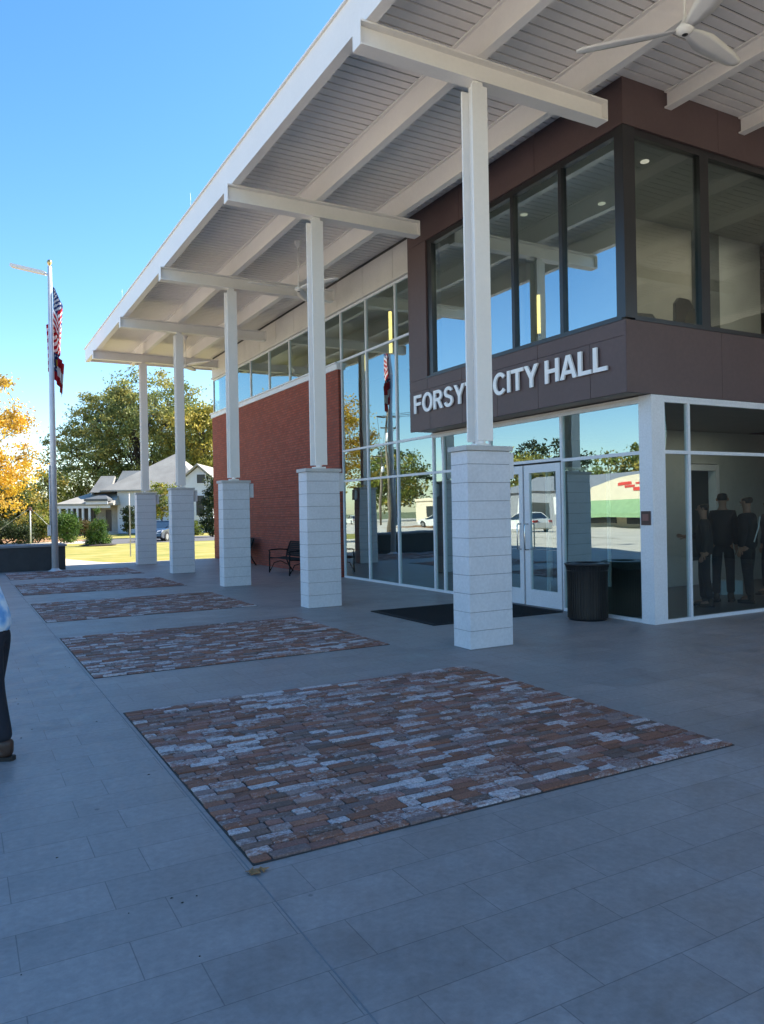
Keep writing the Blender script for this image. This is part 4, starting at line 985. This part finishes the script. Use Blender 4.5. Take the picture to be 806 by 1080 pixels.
def shrub(name, label, px, D, z, ell, pal, seed, leaf=.06, ncl=70, per=70, cl=.24, group=None, cat='shrub'):
    lo = np.array(at(px, D, z)); rs = np.random.RandomState(seed); t = thing(name, label, cat, tuple(lo), group=group)
    m = MB()
    for i in range(7): a = rs.uniform(0, 6.28); e = ell[rs.randint(len(ell))]; m.tube([(0, 0, -.05), (e[0] * .5 + .1 * math.cos(a), e[1] * .5 + .1 * math.sin(a), e[2] * .5), (e[0] + e[3] * .6 * math.cos(a), e[1] + e[4] * .6 * math.sin(a), e[2] + e[5] * .4)], [.03, .02, .008], 5)
    m.build('stem', M['bark'], t, world=False)
    pts = []; cols = []; pal = np.array(pal); vol = np.array([e[3] * e[4] * e[5] for e in ell]); vol /= vol.sum()
    for i in range(ncl):
        e = ell[rs.choice(len(ell), p=vol)]; d = rs.normal(size=3); d /= np.linalg.norm(d); rr = rs.uniform(.4, 1) ** .5
        c = np.array([e[0] + d[0] * e[3] * rr, e[1] + d[1] * e[4] * rr, max(.06, e[2] + d[2] * e[5] * rr)]); k = int(per * rs.uniform(.6, 1.4))
        q = rs.normal(size=(k, 3)) * cl * .6 + c; q[:, 2] = np.maximum(q[:, 2], .02); pts.append(q)
        cols.append(pal[rs.randint(len(pal))] * rs.uniform(.75, 1.25) * rs.uniform(.75, 1.3, size=(k, 1)))
    leafmesh('foliage', np.concatenate(pts) + lo, leaf, np.concatenate(cols), t, lo, seed); return t
GRN = [(.045, .10, .016), (.065, .13, .02), (.09, .15, .025)]
shrub('arborvitae', 'green cone-shaped young evergreen standing in mulch on the lawn', 103, 44, -.1, [(0, 0, .42, .72, .72, .4), (0, 0, .95, .52, .52, .55), (0, 0, 1.6, .24, .24, .5)], GRN, 41, .045, 90, 90, .15, cat='shrub')
p = at(103, 44, gz(41) + .02); m = MB(); m.lathe([(1.05, 0), (.8, .05), (0, .09)], (0, 0, 0), 24); o = m.build('mulch_ring', M['mulch']); o.location = p; struct(o)
shrub('shrub', 'rounded olive shrub left of the flagpole foot', 40, 52, -.1, [(-.3, 0, 1.1, 1.1, .9, .85), (.6, 0, .9, .8, .8, .7)], YGR + [(.06, .09, .02)], 42, .075, 90, 70, .28)
shrub('shrub', 'green shrub showing just right of the flagpole', 70, 50, -.1, [(0, 0, .95, .85, .8, .95), (.1, 0, 1.4, .45, .45, .6)], GRN, 43, .07, 80, 70, .25)
shrub('shrub', 'low brown-green hedge in front of the house porch', 89, 62, -.1, [(0, 0, .65, .9, .7, .6)], [(.10, .075, .025), (.07, .08, .02), (.13, .08, .03)], 44, .08, 50, 60, .28)
shrub('shrub', 'dark low shrubbery at the far left edge', 4, 50, -.1, [(-.8, 0, .8, 1.6, .9, .9), (1.0, 0, .6, 1.1, .9, .6)], DKG, 45, .08, 110, 60, .3)
shrub('shrub', 'low bright shrub at the foot of the right gable', 208, 64, -.1, [(0, 0, .5, .7, .6, .6)], [(.16, .2, .03), (.08, .11, .02)], 46, .08, 30, 60, .25)

# slim posts on the lawn
p = at(137, 30.6); t = thing('signpost', 'thin steel signpost standing on the lawn left of the farthest column', 'signpost', tuple(p))
m = MB(); m.box(p.x - .022, p.x + .022, p.y - .012, p.y + .012, -.05, 2.50); m.build('post', M['galv'], t)
dv = Vector((sy, cy, 0)); m = MB(); q = p + Vector((0, .0, 0)); rv_ = (Vector((-.30, -.954, 0)))
nrm = Vector((rv_.y, -rv_.x, 0)); sc_ = [q + rv_ * a * .15 + nrm * b * .002 for a in (-1, 1) for b in (-1, 1)]
m.poly([(v.x, v.y, z) for v in sc_ for z in (2.0, 2.46)], [(0, 1, 3, 2), (4, 6, 7, 5), (0, 4, 5, 1), (2, 3, 7, 6), (0, 2, 6, 4), (1, 5, 7, 3)]); m.build('sign_plate', M['alu'], t)
p = at(32, 46, -.1); t = thing('guyed_post', 'thin white post with slanting guy wires, left of the flagpole', 'post', tuple(p))
m = MB(); m.tube([tuple(p), (p.x, p.y, 2.2)], .035, 8); m.build('post', M['alu'], t)
for dx_, dy_ in ((1.3, -.5), (-1.6, .6)):
    m = MB(); m.tube([(p.x, p.y, 2.15), (p.x + dx_, p.y + dy_, .7 if dx_ > 0 else .9)], .008, 5); m.build('guy_wire', M['galv'], t)
m = MB(); m.bbox(p.x - .07, p.x + .07, p.y - .07, p.y + .07, 2.0, 2.2, .02); m.build('post_cap', M['plaque2'], t)

# ------------------------------------------------------------------ white house
hp = at(150, 72, -.1); hs = thing('white_house', 'white clapboard house with porch, dormers and grey hipped roof beyond the lawn', 'house', tuple(hp), -YAW)
def hb(name, mat, f, parent=None):
    m = MB(); f(m); return m.build(name, M[mat], parent or hs, world=False)
def pyr(m, u0, u1, v0, v1, z0, pk, th=.12):
    a = [(u0, v0, z0), (u1, v0, z0), (u1, v1, z0), (u0, v1, z0)]; b = [(q[0], q[1], z0 - th) for q in a]
    m.poly(a + b + pk, [(4, 5, 1, 0), (5, 6, 2, 1), (6, 7, 3, 2), (7, 4, 0, 3), (7, 6, 5, 4)] + ([(0, 1, 8), (1, 2, 8), (2, 3, 8), (3, 0, 8)] if len(pk) == 1 else [(0, 1, 9, 8), (1, 2, 9), (2, 3, 8, 9), (3, 0, 8)]))
hb('wall', 'house_white', lambda m: (m.box(-2.3, 4.4, 0, 9, 0, 4.0)))
hb('roof', 'shingle', lambda m: pyr(m, -3.7, 6.0, -.6, 9.6, 4.08, [(2.1, 4.3, 7.75)]))
wing = hb('wing_wall', 'house_white', lambda m: m.prism([(4.0, 0), (6.9, 0), (6.9, 4.9), (5.6, 6.05), (4.0, 4.75)], 1, -1.2, 8))
hb('wing_roof', 'shingle', lambda m: (m.poly([(3.5, -1.6, 4.55), (5.6, -1.6, 6.35), (7.4, -1.6, 4.75), (3.5, 8, 4.55), (5.6, 8, 6.35), (7.4, 8, 4.75), (3.5, -1.6, 4.40), (5.6, -1.6, 6.18), (7.4, -1.6, 4.60), (3.5, 8, 4.4), (5.6, 8, 6.18), (7.4, 8, 4.6)], [(0, 1, 4, 3), (1, 2, 5, 4), (6, 9, 10, 7), (7, 10, 11, 8), (0, 6, 7, 1), (1, 7, 8, 2), (0, 3, 9, 6), (2, 8, 11, 5), (3, 4, 10, 9), (4, 5, 11, 10)])))
for u0, u1, z0, z1 in ((5.5, 6.25, 4.55, 5.35), (5.4, 6.15, 1.6, 3.4)):
    w_ = hb('window', 'house_white', lambda m: (m.box(u0 - .1, u1 + .1, -1.26, -1.205, z0 - .1, z1 + .1)))
    hb('pane', 'house_dark', lambda m: m.box(u0, u1, -1.275, -1.262, z0, z1), w_)
hb('porch_wall', 'house_beige', lambda m: (m.box(-6.3, -2.31, .2, 6, 0, 3.1)))
hb('porch_roof', 'shingle', lambda m: (pyr(m, -7.3, -2.0, -2.0, 6.5, 2.85, [(-4.2, 2.2, 4.35), (-2.4, 2.2, 4.35)], .18)))
hb('entry_roof', 'shingle_d', lambda m: pyr(m, -4.5, -2.35, -2.4, 1.5, 3.25, [(-3.4, 0, 3.8)], .2))
hb('porch_fascia', 'house_white', lambda m: (m.box(-7.2, -2.3, -1.96, -1.86, 2.42, 2.66), m.box(-4.4, -2.4, -2.3, -2.2, 2.75, 3.04)))
hb('porch_floor', 'house_beige', lambda m: m.box(-7.2, -2.3, -2.1, .19, -.1, .25))
for u in (-7.0, -6.35, -5.9, -5.4, -4.9, -4.3): hb('porch_column', 'house_white', lambda m: m.box(u, u + .17, -1.95, -1.78, .26, 2.42))
hb('porch_screen', 'house_dark', lambda m: m.box(-6.95, -4.4, -.2, .1, .3, 2.6))
hb('door', 'house_dark', lambda m: m.box(-3.45, -2.95, .12, .19, .26, 2.25))
for u0, u1, z0, z1, vv in ((-4.75, -2.85, 3.9, 5.5, .5), (-2.9, -.6, 4.1, 6.0, 1.2)):
    # cross-gabled dormers, ridge running side to side
    d_ = hb('dormer', 'shingle', lambda m: m.poly([(u0, vv - .9, z0), (u1, vv - .9, z0), (u1 - .1, vv + .9, z1), (u0 + .45, vv + .9, z1), (u0, vv + 2.7, z0), (u1, vv + 2.7, z0)], [(0, 1, 2, 3), (3, 2, 5, 4), (0, 3, 4), (1, 5, 2), (0, 4, 5, 1)]))
    hb('dormer_trim', 'house_white', lambda m: m.box(u0 + .02, u0 + .1, vv - .6, vv + 1.8, z0 - .2, z0 - .01), d_)
hb('foundation', 'shingle_d', lambda m: m.box(-2.2, 6.8, -.1, 8, -.3, .02))
hb('entry_steps', 'house_beige', lambda m: (m.box(-3.9, -2.6, -2.9, -2.11, -.1, .12)))

# ------------------------------------------------------------------ cars
def car(loc, rz, paint, label, group=None):
    t = thing('parked_car', label, 'car', loc, rz, group)   # length along local x, nose at +x
    hw = .80; sil = [(-2.15, .30), (-2.18, .62), (-2.05, .86), (-1.55, .92), (1.0, .86), (1.75, .78), (2.08, .62), (2.12, .34), (1.9, .22), (-2.0, .22)]
    m = MB(); st = []
    n = len(sil)
    for y_, ins in ((-hw, .05), (-hw + .07, .0), (hw - .07, .0), (hw, .05)):
        st += [(x * (1 - ins * .35), y_, z + (-.03 if abs(y_) > .75 and z > .6 else 0)) for x, z in sil]
    fs = [tuple(range(n))[::-1], tuple(range(3 * n, 4 * n))]
    for k in range(3):
        for i in range(n): j = (i + 1) % n; fs.append((k * n + i, k * n + j, (k + 1) * n + j, (k + 1) * n + i))
    m.poly(st, fs, 0, False)
    for sx in (-1.32, 1.32):   # wheel arches
        for sg in (-1, 1):
            pts = [(sx + .37 * math.cos(a * math.pi / 8), .30 + .37 * math.sin(a * math.pi / 8)) for a in range(9)]
            m.prism(pts, 1, sg * (hw + .004) - .01, sg * (hw + .004) + .01, 1)
    b = m.build('body', [M[paint], M['tyre']], t, world=False)
    be = b.modifiers.new('bev', 'BEVEL'); be.width = .03; be.segments = 2; be.limit_method = 'ANGLE'
    g = [(-1.75, .90), (-1.05, 1.25), (.05, 1.27), (1.0, .87)]; m = MB(); hi = .18
    vs_ = [(x, s_ * (.74 - (hi if z > 1 else 0)), z) for s_ in (-1, 1) for x, z in g]; m.poly(vs_, [(0, 1, 2, 3), (7, 6, 5, 4), (0, 4, 5, 1), (2, 6, 7, 3), (0, 3, 7, 4)]); m.build('windows', M['carglass'], t, world=False)
    m = MB(); m.poly([(-1.08, -.57, 1.25), (.08, -.57, 1.27), (.08, .57, 1.27), (-1.08, .57, 1.25), (-1.0, -.5, 1.31), (0, -.5, 1.33), (0, .5, 1.33), (-1.0, .5, 1.31)], [(0, 1, 5, 4), (1, 2, 6, 5), (2, 3, 7, 6), (3, 0, 4, 7), (4, 5, 6, 7)])
    for s_ in (-1, 1):
        for x0, z0, x1, z1 in ((-1.75, .90, -1.05, 1.26), (.05, 1.28, 1.0, .88), (-.45, .9, -.5, 1.27)):
            m.tube([(x0, s_ * .745, z0), (x1, s_ * .575, z1)], .025, 5)
    m.build('roof', M[paint], t, world=False)
    for sx in (-1.32, 1.32):
        for sg in (-1, 1):
            m = MB(); c_ = [(sx + .3 * math.cos(a * math.pi / 12), .3 + .3 * math.sin(a * math.pi / 12)) for a in range(24)]; m.prism(c_, 1, sg * .70, sg * .83); wh = m.build('wheel', M['tyre'], t, world=False)
            m = MB(); c_ = [(sx + .19 * math.cos(a * math.pi / 12), .3 + .19 * math.sin(a * math.pi / 12)) for a in range(24)]; m.prism(c_, 1, sg * .832, sg * .84); m.build('rim', M['rim'], wh, world=False)
    for sg in (-1, 1):
        m = MB(); m.poly([(2.09, sg * .45, .60), (2.03, sg * .78, .62), (1.78, sg * .79, .76), (2.0, sg * .5, .72), (2.13, sg * .45, .52), (2.1, sg * .76, .54)], [(0, 1, 2, 3), (4, 5, 1, 0)]); o_ = m.build('headlight', M['lamp'], t, world=False)
        m = MB(); m.box(-2.2, -2.1, min(sg * .5, sg * .77), max(sg * .5, sg * .77), .66, .8); m.build('tail_light', M['taillamp'], t, world=False)
        m = MB(); m.bbox(.72, .88, min(sg * .78, sg * .92), max(sg * .78, sg * .92), .88, 1.0, .02); m.build('mirror', M[paint], t, world=False)
    m = MB(); m.box(2.115, 2.14, -.42, .42, .36, .56); m.build('grille', M['tyre'], t, world=False)
    m = MB(); m.box(2.142, 2.15, -.16, .16, .30, .38); m.build('number_plate', M['panel_white'], t, world=False)
p = at(173, 51.5, gz(54) + .01); car(tuple(p), math.atan2(-.78, -.62) , 'carblue', 'dark blue saloon car on the road, seen between the two farthest columns')

# ------------------------------------------------------------------ across the street (seen mirrored in the lobby glass)
zs_ = gz(41)
t = thing('cream_shop', 'cream shopfront with green awning and red lettering, mirrored in the entrance glass', 'shop', (-28, 38, zs_))
m = MB(); m.box(-44, -28.3, 30, 47, zs_ - .2, 2.9); m.build('wall', M['cream'], t)
m = MB(); pts = [(30, 2.2)] + [(30 + 17 * k / 12, 2.25 + 1.75 * max(0, math.sin(math.pi * k / 12)) ** .35) for k in range(13)] + [(47, 2.2)]; m.prism(pts, 0, -28.3, -27.9); m.build('parapet', M['cream'], t)
m = MB(); m.poly([(-27.88, 30.2, 2.2), (-27.88, 46.8, 2.2), (-26.4, 46.8, 1.1), (-26.4, 30.2, 1.1), (-27.88, 30.2, 1.9), (-27.88, 46.8, 1.9), (-26.4, 46.8, .75), (-26.4, 30.2, .75)], [(0, 1, 2, 3), (4, 7, 6, 5), (0, 3, 7, 4), (1, 5, 6, 2), (3, 2, 6, 7), (0, 4, 5, 1)]); m.build('awning', M['greenawn'], t)
for a, b in ((31, 34.5), (35.2, 38.4), (39.2, 42.0), (43.2, 46.2)): m = MB(); m.box(-28.29, -28.2, a, b, zs_ + .3, 1.6); m.build('window', M['shopglass'], t)
m = MB()
for k, (a, b, z0, z1) in enumerate(((41.2, 42.7, 3.2, 3.42), (40.9, 41.9, 3.0, 3.15), (39.2, 41.0, 2.75, 2.98), (40.1, 40.8, 3.2, 3.32))): m.box(-27.9, -27.86, a, b, z0, z1)
m.build('sign_strokes', M['redsign'], t)
t = thing('grey_shop', 'low grey metal shop with a white panel, mirrored in the glass door', 'shop', (-34, 58, zs_))
m = MB(); m.box(-46, -34, 50, 66, zs_ - .2, 3.2); m.prism([(-46.3, 3.2), (-33.7, 3.2), (-40, 4.9)], 1, 49.7, 66.3); m.build('wall', M['greymetal'], t)
m = MB(); m.box(-34.0, -33.9, 55, 56.6, .9, 2.6); m.box(-34.0, -33.9, 61, 62.2, .9, 2.6); m.build('sign_panel', M['panel_white'], t)
m = MB(); m.box(-34.0, -33.92, 51, 54, zs_ + .2, 2.0); m.box(-34.0, -33.92, 57.4, 60.2, zs_ + .2, 2.0); m.build('window', M['shopglass'], t)
t = thing('small_cream_shop', 'small cream building with a red door strip, mirrored in the tall lobby glass', 'shop', (-40, 84, zs_))
m = MB(); m.box(-52, -40, 78, 92, zs_ - .2, 2.9); m.box(-52.2, -39.8, 77.8, 92.2, 2.9, 3.3); m.build('wall', M['cream'], t)
m = MB(); m.box(-39.99, -39.9, 82, 83.2, zs_, 2.2); m.build('door', M['redsign'], t)
m = MB(); m.box(-39.99, -39.9, 84.5, 89, zs_ + .8, 2.1); m.build('window', M['shopglass'], t)
car((-19.5, 43.6, gz(43) + .01), R(95), 'carwhite', 'white saloon car parked before the cream shop, mirrored in the entrance glass', 'white cars across the street')
car((-24, 62, gz(60) + .01), R(80), 'carwhite', 'white saloon car farther off, mirrored in the glass door', 'white cars across the street')
car((-30, 92, gz(60) + .01), R(100), 'carwhite', 'white saloon car small and far, mirrored low in the tall lobby glass', 'white cars across the street')
for i, (x, y, H, r_) in enumerate(((-50, 20, 10, 5), (-52, 36, 9, 5.5), (-49, 49, 8, 5), (-51, 62, 9, 5), (-44, 74, 9, 4.5), (-54, 80, 12, 6), (-40, 98, 11, 5), (-30, 108, 12, 6), (-46, 108, 13, 6), (-22, 118, 13, 6), (-12, 112, 11, 5), (-60, 60, 12, 6), (-50, 4, 11, 6), (-50, -12, 10, 5))):
    lab = ['tree mirrored above the cream shop roof', 'tree mirrored left of the utility pole', 'far tree mirrored in the tall lobby glass'][0 if y < 55 else (1 if y < 95 else 2)]
    tree('street_tree', 'green ' + lab, (x, y, -.2), H, [(0, 0, H * .58, r_, r_, H * .38), (r_ * .3, r_ * .3, H * .4, r_ * .8, r_ * .8, H * .25)], .22, .26, 90, 46, [YGR, OAK_Y, DKG][i % 3], 60 + i, group=['trees behind the cream shop', 'trees along the far street', 'distant trees up the street'][0 if y < 55 else (1 if y < 95 else 2)], clear=.15, cl_r=1.1, nlimb=7)
for i, (x, y, H) in enumerate(((-13, 52, 9.5), (-13, 20, 9.5), (-30, 84, 9), (-25, 36.5, 7.5))):
    lab = ['wooden utility pole mirrored in the tall lobby glass', 'wooden utility pole across the street opposite the entrance', 'distant wooden utility pole by the small cream building', 'utility pole beside the cream shop']
    t = thing('utility_pole', lab[i], 'utility pole', (x, y, -.2), group='utility poles across the street'); m = MB(); m.tube([(x, y, -.2), (x, y, H)], [.16, .10], 8); m.build('pole', M['wood_pole'], t)
    m = MB(); m.box(x - 1.0, x + 1.0, y - .05, y + .05, H - .7, H - .58); m.box(x - .7, x + .7, y - .05, y + .05, H - 1.5, H - 1.4); m.build('crossarm', M['wood_pole'], t)
    m = MB(); m.lathe([(0, 0), (.2, 0), (.22, .1), (.22, .7), (0, .8)], (x, y - .35, H - 2.6), 12); m.build('transformer', M['galv'], t)
t = thing('overhead_wires', 'thin dark wires strung between the poles across the street', 'wires', (-13, 36, 8.5)); m = MB()
for dx_ in (-.9, 0, .9):
    for (a, b, h0, h1) in (((-13 + dx_, 20), (-13 + dx_, 52), 8.9, 8.9), ((-13 + dx_, 52), (-30, 84), 8.9, 8.4), ((-13 + dx_, -30), (-13 + dx_, 20), 8.9, 8.9)):
        pts = [(a[0] + (b[0] - a[0]) * q / 8, a[1] + (b[1] - a[1]) * q / 8, h0 + (h1 - h0) * q / 8 - 1.0 * (q / 8) * (1 - q / 8) * 2.4) for q in range(9)]; m.tube(pts, .018, 4, cap=False)
m.build('wire', M['black'], t)
